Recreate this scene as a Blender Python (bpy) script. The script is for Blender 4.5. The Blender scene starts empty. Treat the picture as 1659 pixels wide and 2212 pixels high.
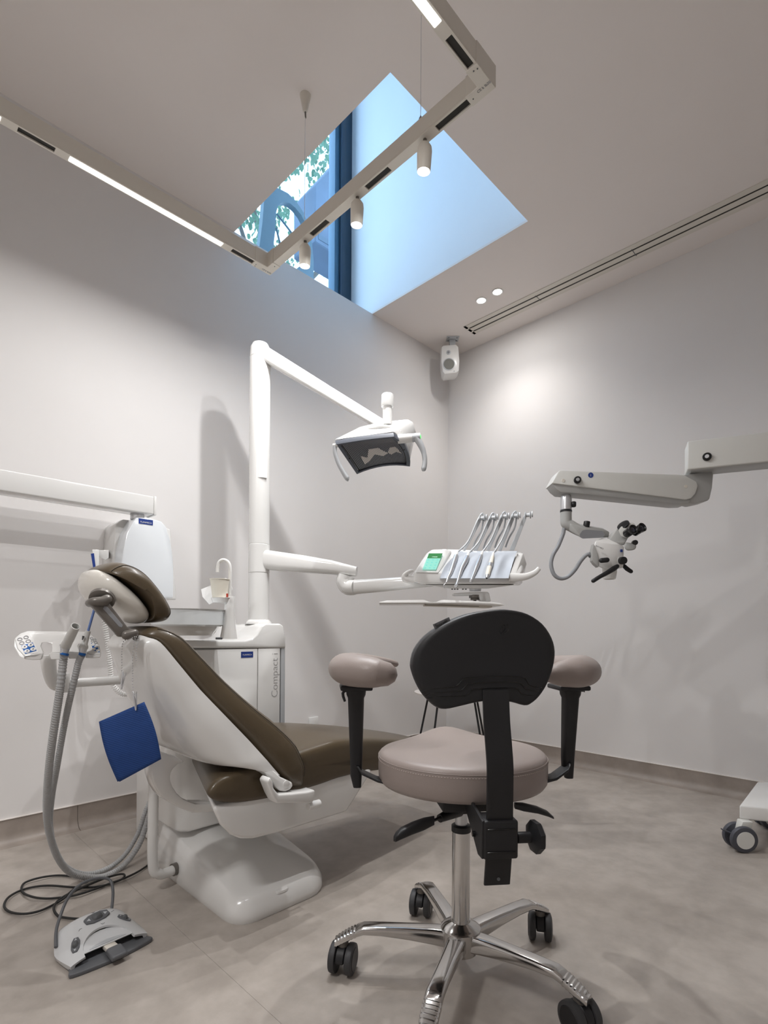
import bpy, bmesh, math, random
from mathutils import Vector, Matrix, Euler
random.seed(4)
PI = math.pi
SC = bpy.context.scene
COL = SC.collection
V = Vector
R = math.radians

# ------------------------------------------------------------------ camera
F = 1144.0; CX = 829.5; HY = 1359.0; H = 0.876
ROLL = R(0.35); YAW = R(44.7)
FW = V((math.cos(YAW), math.sin(YAW), 0)); RT = V((math.sin(YAW), -math.cos(YAW), 0))
cam_d = bpy.data.cameras.new('camera'); cam = bpy.data.objects.new('camera', cam_d); COL.objects.link(cam)
cam_d.sensor_fit = 'VERTICAL'; cam_d.sensor_height = 24.0; cam_d.sensor_width = 24.0*1659/2212
cam_d.lens = 24.0*F/2212
cam_d.shift_y = (HY-1106.0)/2212
cam_d.clip_start = 0.02; cam_d.clip_end = 200
_up = V((0, 0, 1))
_x = RT*math.cos(ROLL) + _up*math.sin(ROLL)*-1
_x = (RT*math.cos(ROLL) - _up*math.sin(ROLL)*-1)
_y = (_up*math.cos(ROLL) - RT*math.sin(ROLL))
_z = -FW
M = Matrix((( _x.x, _y.x, _z.x, 0), (_x.y, _y.y, _z.y, 0), (_x.z, _y.z, _z.z, H), (0, 0, 0, 1)))
cam.matrix_world = M
SC.camera = cam

# ------------------------------------------------------------------ light, exposure
w = bpy.data.worlds.new('sky'); SC.world = w; w.use_nodes = True
bg = w.node_tree.nodes['Background']; bg.inputs[0].default_value = (0.56, 0.75, 1.0, 1); bg.inputs[1].default_value = 5.4
SC.view_settings.view_transform = 'Standard'; SC.view_settings.look = 'None'
SC.view_settings.gamma = 1.0; SC.view_settings.use_curve_mapping = False
SC.view_settings.exposure = 0.02
SC.cycles.use_denoising = True
SC.cycles.use_adaptive_sampling = True; SC.cycles.adaptive_threshold = 0.03
SC.cycles.max_bounces = 8; SC.cycles.diffuse_bounces = 5; SC.cycles.glossy_bounces = 4
SC.cycles.sample_clamp_indirect = 6.0
LED = 3.0         # linear diffusers (emission strength)
LEDW = 11.0        # watts of the area lamp in each linear diffuser
SPOTW = 5.0      # watts of each track spot
SPOTN = [22.0, 8.0, 4.0]  # watts of the narrow beam of each track spot
SPOTA = [3.5, 5.5, 5.5]   # watts of the wide part of each track spot, right to left
DOWNA = 1.8
DOWNW = 12.5      # watts of each recessed downlight

# ------------------------------------------------------------------ pixel -> point on a real plane
def ray(px, py):
    a = (px-CX)/F; b = -(py-HY)/F
    c, s = math.cos(ROLL), math.sin(ROLL)
    return FW + RT*(a*c-b*s) + V((0, 0, a*s+b*c))
C0 = V((0, 0, H))
def onX(px, py, v): r = ray(px, py); return C0 + r*(v/r.x)
def onY(px, py, v): r = ray(px, py); return C0 + r*(v/r.y)
def onZ(px, py, v): r = ray(px, py); return C0 + r*((v-H)/r.z)
def atD(px, py, d): return C0 + ray(px, py)*d

# ------------------------------------------------------------------ materials
MATS = {}
def mat(name, col, rough=0.5, metal=0.0, coat=0.0, spec=0.5, noise=0.0, nscale=8.0, bump=0.0, bscale=60.0, emit=None, es=0.0, trans=0.0, ior=1.45, sub=0.0, col2=None):
    if name in MATS: return MATS[name]
    m = bpy.data.materials.new(name); m.use_nodes = True
    nt = m.node_tree; p = nt.nodes['Principled BSDF']
    p.inputs['Base Color'].default_value = (*col, 1)
    p.inputs['Roughness'].default_value = rough; p.inputs['Metallic'].default_value = metal
    p.inputs['Coat Weight'].default_value = coat; p.inputs['Coat Roughness'].default_value = 0.08
    p.inputs['Specular IOR Level'].default_value = spec; p.inputs['IOR'].default_value = ior
    p.inputs['Transmission Weight'].default_value = trans
    tc = nt.nodes.new('ShaderNodeTexCoord')
    if noise > 0:
        n = nt.nodes.new('ShaderNodeTexNoise'); n.inputs['Scale'].default_value = nscale; n.inputs['Detail'].default_value = 6; n.inputs['Roughness'].default_value = 0.6
        nt.links.new(tc.outputs['Object'], n.inputs['Vector'])
        mx = nt.nodes.new('ShaderNodeMix'); mx.data_type = 'RGBA'
        c2 = col2 or tuple(c*(1-noise) for c in col)
        mx.inputs[6].default_value = (*col, 1); mx.inputs[7].default_value = (*c2, 1)
        rp = nt.nodes.new('ShaderNodeMapRange'); rp.inputs[1].default_value = 0.35; rp.inputs[2].default_value = 0.65
        nt.links.new(n.outputs['Fac'], rp.inputs[0]); nt.links.new(rp.outputs[0], mx.inputs[0])
        nt.links.new(mx.outputs[2], p.inputs['Base Color'])
    if bump > 0:
        n2 = nt.nodes.new('ShaderNodeTexNoise'); n2.inputs['Scale'].default_value = bscale; n2.inputs['Detail'].default_value = 4
        nt.links.new(tc.outputs['Object'], n2.inputs['Vector'])
        b = nt.nodes.new('ShaderNodeBump'); b.inputs['Strength'].default_value = bump; b.inputs['Distance'].default_value = 0.002
        nt.links.new(n2.outputs['Fac'], b.inputs['Height']); nt.links.new(b.outputs[0], p.inputs['Normal'])
    if emit:
        p.inputs['Emission Color'].default_value = (*emit, 1); p.inputs['Emission Strength'].default_value = es
    MATS[name] = m
    return m
wallm = mat('wall_paint', (0.775, 0.755, 0.745), 0.75, noise=0.02, nscale=3, bump=0.05, bscale=300)
ceilm = mat('ceiling_paint', (0.84, 0.785, 0.75), 0.8, noise=0.015, nscale=2)
shaftm = mat('shaft_paint', (0.84, 0.86, 0.88), 0.8, noise=0.01)
vinyl = mat('floor_vinyl', (0.46, 0.415, 0.375), 0.38, noise=0.2, nscale=11, bump=0.08, bscale=120, col2=(0.37, 0.33, 0.295))
vinyl2 = mat('skirting_vinyl', (0.36, 0.31, 0.275), 0.42, noise=0.2, nscale=9, col2=(0.29, 0.25, 0.22))
white = mat('white_enamel', (0.775, 0.77, 0.755), 0.16, coat=0.5, noise=0.01)
white2 = mat('white_plastic', (0.80, 0.795, 0.78), 0.3, coat=0.2, noise=0.01)
ivory = mat('cream_painted_metal', (0.72, 0.68, 0.61), 0.4, noise=0.02)
lgrey = mat('light_grey_plastic', (0.50, 0.52, 0.54), 0.35, noise=0.02)
mgrey = mat('mid_grey_plastic', (0.30, 0.31, 0.33), 0.4, noise=0.02)
scopeg = mat('scope_grey_paint', (0.42, 0.42, 0.41), 0.4, noise=0.02)
scopew = mat('scope_white_paint', (0.72, 0.72, 0.69), 0.35, noise=0.02)
dgrey = mat('dark_grey_plastic', (0.10, 0.105, 0.11), 0.45, noise=0.05)
hosem = mat('hose_grey', (0.43, 0.435, 0.44), 0.5, noise=0.04)
black = mat('black_plastic', (0.014, 0.014, 0.016), 0.45, noise=0.1, bump=0.1, bscale=400)
blackg = mat('black_glossy_plastic', (0.012, 0.012, 0.013), 0.2, noise=0.05)
rubber = mat('black_rubber', (0.02, 0.02, 0.02), 0.55, noise=0.1)
tyre = mat('grey_tyre', (0.045, 0.045, 0.048), 0.5, noise=0.1)
chrome = mat('polished_aluminium', (0.62, 0.61, 0.60), 0.14, metal=1.0, noise=0.05, nscale=20)
steel = mat('brushed_steel', (0.66, 0.67, 0.69), 0.32, metal=0.75, noise=0.08, nscale=40)
gunm = mat('bronze_grey_metal', (0.17, 0.155, 0.14), 0.35, metal=0.3, noise=0.05)
leather = mat('brown_upholstery', (0.088, 0.064, 0.037), 0.36, coat=0.15, noise=0.08, nscale=5, bump=0.12, bscale=350)
seam = mat('dark_seam_thread', (0.03, 0.022, 0.014), 0.7, noise=0.1)
taupe = mat('taupe_upholstery', (0.31, 0.26, 0.24), 0.42, noise=0.03, bump=0.12, bscale=350)
taupes = mat('pale_stitching', (0.62, 0.54, 0.5), 0.6, noise=0.05)
blue = mat('blue_paper', (0.012, 0.055, 0.22), 0.75, noise=0.1, nscale=30, bump=0.3, bscale=200)
bluep = mat('blue_print', (0.02, 0.05, 0.25), 0.4, noise=0.03)
blueb = mat('bright_blue_print', (0.01, 0.12, 0.42), 0.4, noise=0.03)
bluet = mat('blue_tip_plastic', (0.14, 0.22, 0.48), 0.35, noise=0.03)
ink = mat('grey_print', (0.25, 0.25, 0.27), 0.5, noise=0.02)
inkd = mat('dark_print', (0.05, 0.05, 0.06), 0.5, noise=0.02)
paper = mat('cream_paper', (0.82, 0.78, 0.68), 0.65, noise=0.02)
tissue = mat('white_tissue', (0.86, 0.85, 0.84), 0.8, noise=0.02)
redm = mat('red_print', (0.55, 0.06, 0.03), 0.5, noise=0.02)
winf = mat('dark_window_frame', (0.022, 0.05, 0.085), 0.4, noise=0.05)
wins = mat('blue_grey_sash', (0.06, 0.15, 0.24), 0.4, noise=0.05)
concr = mat('blue_grey_concrete', (0.07, 0.10, 0.15), 0.8, noise=0.25, nscale=3)
scul = mat('dark_teal_steel', (0.022, 0.06, 0.085), 0.5, noise=0.05)
darkslot = mat('dark_slot', (0.02, 0.018, 0.015), 0.6, noise=0.1)
ledm = mat('led_diffuser', (1, 1, 1), 0.5, emit=(1.0, 0.99, 0.97), es=LED)
spotm = mat('spot_lens', (1, 1, 1), 0.5, emit=(1.0, 0.97, 0.9), es=12)
downm = mat('downlight_lens', (1, 1, 1), 0.5, emit=(1.0, 0.96, 0.9), es=8)
greenl = mat('green_indicator', (0.1, 0.8, 0.2), 0.5, emit=(0.1, 0.9, 0.15), es=1.3)
scr1 = mat('screen_green', (0.02, 0.1, 0.03), 0.3, emit=(0.03, 0.25, 0.06), es=0.6)
scr2 = mat('screen_mint', (0.1, 0.3, 0.25), 0.3, emit=(0.36, 0.80, 0.66), es=0.62)
scrw = mat('screen_white', (0.8, 0.9, 0.85), 0.3, emit=(0.7, 0.9, 0.8), es=0.9)
bowlm = mat('frosted_bowl', (0.80, 0.84, 0.86), 0.12, coat=0.6, noise=0.01)
bark = mat('tree_bark', (0.08, 0.07, 0.06), 0.9, noise=0.3)
paving = mat('outside_paving', (0.45, 0.47, 0.5), 0.9, noise=0.15)
def glass_mat():
    m = bpy.data.materials.new('window_glass'); m.use_nodes = True; nt = m.node_tree
    nt.nodes.clear()
    o = nt.nodes.new('ShaderNodeOutputMaterial'); t = nt.nodes.new('ShaderNodeBsdfTransparent'); g = nt.nodes.new('ShaderNodeBsdfGlossy')
    t.inputs[0].default_value = (0.9, 0.97, 0.99, 1); g.inputs['Roughness'].default_value = 0.02
    mx = nt.nodes.new('ShaderNodeMixShader'); mx.inputs[0].default_value = 0.05
    nt.links.new(t.outputs[0], mx.inputs[1]); nt.links.new(g.outputs[0], mx.inputs[2]); nt.links.new(mx.outputs[0], o.inputs[0])
    return m
glassm = glass_mat()
def leaf_mat(name, c):
    m = bpy.data.materials.new(name); m.use_nodes = True; nt = m.node_tree
    p = nt.nodes['Principled BSDF']; p.inputs['Base Color'].default_value = (*c, 1); p.inputs['Roughness'].default_value = 0.6
    tr = nt.nodes.new('ShaderNodeBsdfTranslucent'); tr.inputs[0].default_value = (*[min(1, x*1.6) for x in c], 1)
    mx = nt.nodes.new('ShaderNodeMixShader'); mx.inputs[0].default_value = 0.5
    nt.links.new(p.outputs[0], mx.inputs[1]); nt.links.new(tr.outputs[0], mx.inputs[2]); nt.links.new(mx.outputs[0], nt.nodes['Material Output'].inputs[0])
    return m
leafm = leaf_mat('leaf_green', (0.035, 0.085, 0.05))
leafm2 = leaf_mat('leaf_pale_green', (0.06, 0.12, 0.075))

# ------------------------------------------------------------------ object helpers
WM = {}
class Fr:
    """a local frame standing in the room: origin + turn about Z"""
    def __init__(s, o, rz=0.0):
        s.o = V(o); s.rz = rz; s.m = Matrix.Translation(s.o) @ Matrix.Rotation(rz, 4, 'Z'); s.i = s.m.inverted()
        s.c = s.i @ C0
    def at(s, px, py, yl=0.0):          # ray meets the local plane y = yl, result in WORLD
        r = (s.i.to_3x3() @ ray(px, py)); t = (yl - s.c.y)/r.y
        return s.m @ (s.c + r*t)
    def atx(s, px, py, xl):
        r = (s.i.to_3x3() @ ray(px, py)); t = (xl - s.c.x)/r.x
        return s.m @ (s.c + r*t)
    def w(s, x, y, z): return s.m @ V((x, y, z))
    def d(s, x, y, z): return s.m.to_3x3() @ V((x, y, z))
def thing(name, label, cat, frame=None, group=None, loc=None, rz=0.0, kind=None):
    fr = frame or Fr(loc, rz)
    o = bpy.data.objects.new(name, None); COL.objects.link(o)
    o.empty_display_size = 0.05; o.matrix_world = fr.m
    WM[o.name] = fr.m.copy()
    if label: o['label'] = label
    if cat: o['category'] = cat
    if group: o['group'] = group
    if kind: o['kind'] = kind
    return o
def obj(name, bm, m, parent=None, angle=38, label=None, cat=None, group=None, kind=None, smooth=True):
    me = bpy.data.meshes.new(name)
    if parent is not None:
        wm = WM[parent.name]; bm.transform(wm.inverted())
    else:
        lo = V((1e9,)*3); hi = V((-1e9,)*3)
        for v in bm.verts:
            for i in range(3): lo[i] = min(lo[i], v.co[i]); hi[i] = max(hi[i], v.co[i])
        c = V(((lo.x+hi.x)/2, (lo.y+hi.y)/2, lo.z)); wm = Matrix.Translation(c)
        bm.transform(wm.inverted())
    bmesh.ops.recalc_face_normals(bm, faces=bm.faces[:])
    bm.to_mesh(me); bm.free()
    if smooth:
        me.polygons.foreach_set('use_smooth', [True]*len(me.polygons))
        me.set_sharp_from_angle(angle=R(angle))
    me.materials.append(m)
    o = bpy.data.objects.new(name, me); COL.objects.link(o)
    if parent is not None:
        o.parent = parent; WM[o.name] = wm.copy()
    else:
        o.matrix_world = wm; WM[o.name] = wm.copy()
    if label: o['label'] = label
    if cat: o['category'] = cat
    if group: o['group'] = group
    if kind: o['kind'] = kind
    return o
def nb(): return bmesh.new()
def add_faces(bm, rings, close=True, cap=True):
    n = len(rings[0]); vs = [[bm.verts.new(p) for p in r] for r in rings]
    for a, b in zip(vs, vs[1:]):
        for i in range(n if close else n-1):
            j = (i+1) % n
            try: bm.faces.new((a[i], a[j], b[j], b[i]))
            except ValueError: pass
    if cap:
        try: bm.faces.new(list(reversed(vs[0]))); bm.faces.new(vs[-1])
        except ValueError: pass
    return vs
def bevel(bm, r, seg=3, geom=None, ang=25):
    if r <= 0: return
    es = geom or [e for e in bm.edges if len(e.link_faces) == 2 and e.calc_face_angle(0) > R(ang)]
    bmesh.ops.bevel(bm, geom=es, offset=r, segments=seg, affect='EDGES', profile=0.5, clamp_overlap=True)
def merge(dst, src, mtx=None):
    if mtx is not None: src.transform(mtx)
    me = bpy.data.meshes.new('tmp'); src.to_mesh(me); src.free(); dst.from_mesh(me); bpy.data.meshes.remove(me)
    return dst
def box(lo, hi, r=0.0, seg=3, mtx=None, bm=None):
    b = nb(); bmesh.ops.create_cube(b, size=1.0)
    lo = V(lo); hi = V(hi); c = (lo+hi)/2; s = hi-lo
    for v in b.verts: v.co = V((v.co.x*s.x, v.co.y*s.y, v.co.z*s.z)) + c
    bevel(b, r, seg)
    if mtx is not None: b.transform(mtx)
    if bm is not None: return merge(bm, b)
    return b
def prism(pts, vec, r=0.0, seg=3, bm=None):
    """polygon of world points swept along vec, edges rounded"""
    b = nb(); vec = V(vec); a = [V(p) for p in pts]
    add_faces(b, [a, [p+vec for p in a]])
    bmesh.ops.recalc_face_normals(b, faces=b.faces[:])
    bevel(b, r, seg)
    if bm is not None: return merge(bm, b)
    return b
def hull(pts, r=0.0, seg=3, bm=None):
    b = nb()
    for p in pts: b.verts.new(p)
    bmesh.ops.convex_hull(b, input=b.verts[:])
    for v in [v for v in b.verts if not v.link_faces]: b.verts.remove(v)
    bmesh.ops.dissolve_limit(b, angle_limit=R(4), verts=b.verts[:], edges=b.edges[:])
    bevel(b, r, seg)
    if bm is not None: return merge(bm, b)
    return b
def catmull(pts, n=8, closed=False, vals=None):
    P = [V(p) for p in pts]; out = []; vo = []; N = len(P)
    segs = N if closed else N-1
    for i in range(segs):
        if closed: p0, p1, p2, p3 = P[(i-1) % N], P[i], P[(i+1) % N], P[(i+2) % N]
        else: p0, p1, p2, p3 = P[max(i-1, 0)], P[i], P[i+1], P[min(i+2, N-1)]
        for k in range(n):
            t = k/n; t2 = t*t; t3 = t2*t
            out.append(0.5*((2*p1)+(p2-p0)*t+(2*p0-5*p1+4*p2-p3)*t2+(3*p1-p0-3*p2+p3)*t3))
            if vals: vo.append(vals[i]*(1-t)+vals[(i+1) % N]*t)
    if not closed:
        out.append(P[-1])
        if vals: vo.append(vals[-1])
    return (out, vo) if vals else out
def tube(pts, r, n=14, smooth=6, squash=(1, 1), bm=None, up=None, cap=True, roundcap=False):
    rs = r if isinstance(r, (list, tuple)) else [r]*len(pts)
    if smooth > 0: P, rr = catmull(pts, smooth, False, list(rs))
    else: P, rr = [V(p) for p in pts], list(rs)
    if roundcap:
        t0 = (P[0]-P[1]).normalized(); t1 = (P[-1]-P[-2]).normalized(); r0, r1 = rr[0], rr[-1]
        pre = [(P[0]+t0*r0*math.sin(a), r0*math.cos(a)) for a in (R(86), R(60), R(30))]
        post = [(P[-1]+t1*r1*math.sin(a), r1*math.cos(a)) for a in (R(30), R(60), R(86))]
        P = [q[0] for q in pre]+P+[q[0] for q in post]; rr = [q[1] for q in pre]+rr+[q[1] for q in post]
    b = nb(); rings = []
    u = None
    for i, p in enumerate(P):
        t = (P[min(i+1, len(P)-1)]-P[max(i-1, 0)]).normalized()
        if up is not None: u = V(up)
        elif u is None: u = V((0, 0, 1)) if abs(t.z) < 0.9 else V((1, 0, 0))
        u = (u-t*u.dot(t))
        if u.length < 1e-6: u = t.orthogonal()
        u.normalize(); s = t.cross(u)
        rings.append([p + s*math.cos(a)*rr[i]*squash[0] + u*math.sin(a)*rr[i]*squash[1] for a in [2*PI*k/n for k in range(n)]])
    add_faces(b, rings, True, cap)
    if bm is not None: return merge(bm, b)
    return b
def cyl(a, b_, r, r2=None, n=28, bev=0.0, bm=None):
    b = tube([a, b_], [r, r if r2 is None else r2], n=n, smooth=0)
    bmesh.ops.recalc_face_normals(b, faces=b.faces[:])
    if bev: bevel(b, bev, 2, [e for e in b.edges if any(len(f.verts) > 4 for f in e.link_faces)])
    if bm is not None: return merge(bm, b)
    return b
def lathe(prof, o, axis=(0, 0, 1), n=36, bm=None, cap=True):
    """prof: (radius, height) along axis from o"""
    ax = V(axis).normalized(); u = ax.orthogonal().normalized(); s = ax.cross(u); o = V(o)
    rings = [[o+ax*h+(u*math.cos(t)+s*math.sin(t))*max(r, 1e-4) for t in [2*PI*k/n for k in range(n)]] for r, h in prof]
    b = nb(); add_faces(b, rings, True, cap)
    if bm is not None: return merge(bm, b)
    return b
def ssq(t, e): return math.copysign(abs(t)**e, t)
def loft(stations, n=32, bm=None, cap=True):
    """stations: (centre, axis_u, axis_v, exponent) rings of superellipses"""
    rings = []
    for c, u, v, e in stations:
        c, u, v = V(c), V(u), V(v)
        rings.append([c+u*ssq(math.cos(t), e)+v*ssq(math.sin(t), e) for t in [2*PI*k/n for k in range(n)]])
    b = nb(); add_faces(b, rings, True, cap)
    if bm is not None: return merge(bm, b)
    return b
def pillow(prof, p_of, w0, w1, r=0.03, n=5, steps=7, flat=3, bm=None, sm=True):
    """closed 2D profile (list of (a,b)) carried from w0 to w1; edges rounded by r; p_of(a,b,w)->world"""
    P = [V((a, b, 0)) for a, b in prof]
    if sm: P = catmull(P, n, True)
    N = len(P)
    area = sum(P[i].x*P[(i+1) % N].y-P[(i+1) % N].x*P[i].y for i in range(N))
    sg = 1 if area > 0 else -1
    nrm = []
    for i in range(N):
        t = (P[(i+1) % N]-P[i-1]).normalized(); nrm.append(V((t.y, -t.x, 0))*sg)
    dirw = 1 if w1 > w0 else -1
    st = []
    for k in range(steps+1):
        a = (PI/2)*k/steps; st.append((w0+dirw*r*(1-math.sin(a)), r*(1-math.cos(a))))
    st = [(w0+dirw*r*(1-math.cos((PI/2)*k/steps)), r*(1-math.sin((PI/2)*k/steps))) for k in range(steps+1)]
    L = list(st)
    for k in range(1, flat): L.append((w0+dirw*r+(w1-w0-2*dirw*r)*k/flat, 0))
    L += [(w0+w1-a, ins) for a, ins in reversed(st)]
    rings = [[p_of(p.x-q.x*ins, p.y-q.y*ins, wv) for p, q in zip(P, nrm)] for wv, ins in L]
    b = nb(); add_faces(b, rings)
    if bm is not None: return merge(bm, b)
    return b
XZ = lambda a, b, w_: V((a, w_, b))
def text_bm(s, size, o, xdir, ydir, ext=0.0004, align='CENTER', thin=0.0):
    cu = bpy.data.curves.new('t', 'FONT'); cu.body = s; cu.size = size; cu.extrude = ext; cu.offset = -thin; cu.align_x = align; cu.align_y = 'CENTER'
    to = bpy.data.objects.new('t', cu); COL.objects.link(to)
    me = bpy.data.meshes.new_from_object(to.evaluated_get(bpy.context.evaluated_depsgraph_get()))
    b = nb(); b.from_mesh(me)
    bpy.data.objects.remove(to); bpy.data.curves.remove(cu); bpy.data.meshes.remove(me)
    xd = V(xdir).normalized(); yd = V(ydir).normalized(); zd = xd.cross(yd); o = V(o)
    mt = Matrix(((xd.x, yd.x, zd.x, o.x), (xd.y, yd.y, zd.y, o.y), (xd.z, yd.z, zd.z, o.z), (0, 0, 0, 1)))
    b.transform(mt)
    return b
def lamp(name, kind, parent, loc, watt, col=(1, 1, 1), size=0.1, size_y=None, direction=(0, 0, -1), spot=None, blend=0.5, xdir=None):
    d = bpy.data.lights.new(name, kind); d.energy = watt; d.color = col
    if kind == 'AREA':
        d.shape = 'RECTANGLE' if size_y else 'DISK'; d.size = size
        if size_y: d.size_y = size_y
    if kind == 'AREA': d.spread = R(180)
    if kind == 'SPOT': d.spot_size = spot; d.spot_blend = blend; d.shadow_soft_size = size
    o = bpy.data.objects.new(name, d); COL.objects.link(o)
    z = -V(direction).normalized(); x = V(xdir).normalized() if xdir else z.orthogonal().normalized(); y = z.cross(x)
    wm = Matrix(((x.x, y.x, z.x, loc[0]), (x.y, y.y, z.y, loc[1]), (x.z, y.z, z.z, loc[2]), (0, 0, 0, 1)))
    o.parent = parent; o.matrix_local = WM[parent.name].inverted() @ wm
    return o

# ------------------------------------------------------------------ room shell
XB, YA, ZC = 3.305, 2.575, 3.0          # right wall, left wall, ceiling
XM, YM = -1.75, -1.6                     # walls behind the camera
SX0, SX1, SY0, SY1 = 1.444, 2.473, 1.413, 2.82   # skylight shaft
ZT = 4.95
struct = dict(kind='structure')
fl = obj('floor', box((XM-0.1, YM-0.1, -0.12), (XB+0.1, YA+0.1, -0.004)), mat('screed', (0.2, 0.18, 0.16), 0.8, noise=0.1), **struct)
SEAM = 0.678
for a, b in ((XM, SEAM-0.0003), (SEAM+0.0003, XB)):
    obj('vinyl_sheet', box((a, YM, -0.004), (b, YA, 0.0)), vinyl, fl)
obj('wall_left', box((XM-0.1, YA, -0.1), (XB+0.1, YA+0.35, ZC)), wallm, **struct)
obj('wall_right', box((XB, YM-0.1, -0.1), (XB+0.12, YA, ZC)), wallm, **struct)
obj('wall_back', box((XM-0.12, YM-0.1, -0.1), (XM, YA, ZC)), wallm, **struct)
obj('wall_near', box((XM, YM-0.12, -0.1), (XB, YM, ZC)), wallm, **struct)
b = nb()
box((XM-0.1, YM-0.1, ZC), (SX0, YA+0.35, ZC+0.012), bm=b)
box((SX1, YM-0.1, ZC), (XB+0.1, YA+0.35, ZC+0.012), bm=b)
box((SX0, YM-0.1, ZC), (SX1, SY0, ZC+0.012), bm=b)
obj('ceiling', b, ceilm, **struct)
sh = thing('wall_skylight', None, None, loc=(SX0, SY0, ZC), kind='structure')
obj('shaft_side', box((SX1, SY0-0.1, ZC+0.012), (SX1+0.1, SY1+0.1, ZT)), shaftm, sh)
obj('shaft_side', box((SX0-0.1, SY0-0.1, ZC+0.012), (SX0, SY1+0.1, ZT)), shaftm, sh)
obj('shaft_end', box((SX0, SY0-0.1, ZC+0.012), (SX1, SY0, ZT)), shaftm, sh)
obj('shaft_cover', box((SX0-0.1, SY0-0.1, ZT), (SX1+0.1, SY1+0.1, ZT+0.1)), shaftm, sh)
wn = thing('window_1', None, None, loc=(SX0, SY1, ZC), kind='structure')
b = nb()
box((SX1-0.105, SY1-0.03, ZC), (SX1, SY1+0.06, ZT), 0.004, bm=b)
box((SX1-0.105, SY1-0.045, ZC), (SX1-0.07, SY1-0.03, ZT), 0.003, bm=b)
box((SX0, SY1-0.03, ZC), (SX0+0.05, SY1+0.06, ZT), 0.004, bm=b)
box((SX0, SY1-0.03, ZT-0.1), (SX1, SY1+0.06, ZT), 0.004, bm=b)
box((SX0, SY1-0.03, ZC), (SX1, SY1+0.06, ZC+0.05), 0.004, bm=b)
obj('window_frame', b, winf, wn)
obj('window_sash', box((SX1-0.145, SY1-0.02, ZC+0.02), (SX1-0.105, SY1+0.05, ZT-0.05), 0.003), wins, wn)
obj('glass_pane', box((SX0+0.04, SY1+0.012, ZC+0.04), (SX1-0.14, SY1+0.02, ZT-0.08)), glassm, wn)
# coved vinyl skirting in lengths
def cove(name, along, a0, a1, wallpos, sgn):
    """profile measured from the wall; along='X' or 'Y'"""
    prof = [(0.0, 0.0), (0.0, 0.102), (0.006, 0.102)] + [(0.006, 0.045)] + \
           [(0.006+0.040*(1-math.cos(t)), 0.045-0.043*math.sin(t)) for t in [R(15*k) for k in range(1, 7)]] + [(0.050, 0.0)]
    P = []
    for dd, z in prof:
        if along == 'X': P.append(V((a0, wallpos+sgn*dd, z)))
        else: P.append(V((wallpos+sgn*dd, a0, z)))
    vec = V((a1-a0, 0, 0)) if along == 'X' else V((0, a1-a0, 0))
    return prism(P, vec)
bl = thing('baseboard_left', None, None, loc=(0, YA, 0), kind='structure')
br = thing('baseboard_right', None, None, loc=(XB, 0, 0), kind='structure')
for a, c in ((XM, 0.704), (0.706, XB)): obj('skirting_length', cove('', 'X', a, c, YA, -1), vinyl2, bl, angle=60)
obj('skirting_length', cove('', 'Y', YM, YA-0.001, XB, -1), vinyl2, br, angle=60)
obj('skirting_cap', box((XM, YA-0.009, 0.1015), (XB, YA, 0.1045)), mat('pale_sealant', (0.75, 0.7, 0.66), 0.6), bl)
obj('skirting_cap', box((XB-0.009, YM, 0.1015), (XB, YA, 0.1045)), MATS['pale_sealant'], br)

# linear air diffuser in the ceiling
vd = thing('linear_air_diffuser', 'long white ceiling diffuser with two dark slots beside the right wall', 'air vent', loc=(3.09, 0.5, ZC-0.01))
y0, y1 = -1.2, 2.205
for a, c in ((3.022, 3.058), (3.070, 3.107), (3.119, 3.152)):
    obj('flange', box((a, y0, ZC-0.004), (c, y1+0.02, ZC+0.0), 0.001, 1), ivory, vd)
obj('flange', box((3.022, y1, ZC-0.004), (3.152, y1+0.02, ZC), 0.001, 1), ivory, vd)
for a in (3.058, 3.107):
    obj('slot', box((a, y0, ZC-0.0012), (a+0.012, y1, ZC-0.0004)), darkslot, vd)
for yy in (1.687, 1.10, 0.4):
    obj('joint', box((3.052, yy, ZC-0.005), (3.124, yy+0.003, ZC-0.003)), dgrey, vd)

# recessed downlights
for i, (x, y) in enumerate(((2.859, 1.965), (2.856, 1.842))):
    t = thing('downlight', ('round recessed ceiling downlight, the one nearer the loudspeaker', 'round recessed ceiling downlight, the one farther from the loudspeaker')[i], 'light', loc=(x, y, ZC-0.006), group='pair of recessed downlights')
    obj('trim_ring', lathe([(0.036, 0.006), (0.036, 0.002), (0.033, 0.0), (0.028, 0.002), (0.028, 0.006)], (x, y, ZC-0.006), n=32), white2, t)
    obj('lens', lathe([(0.028, 0.0), (0.0277, -0.001)], (x, y, ZC-0.001), n=32), downm, t)
    lamp('downlight_wide', 'AREA', t, (x, y, ZC-0.009), DOWNA, (1.0, 0.97, 0.94), 0.05)
    lamp('downlight_lamp', 'SPOT', t, (x, y, ZC-0.012), DOWNW, (1.0, 0.955, 0.91), 0.02, spot=R(125), blend=0.85)

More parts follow.
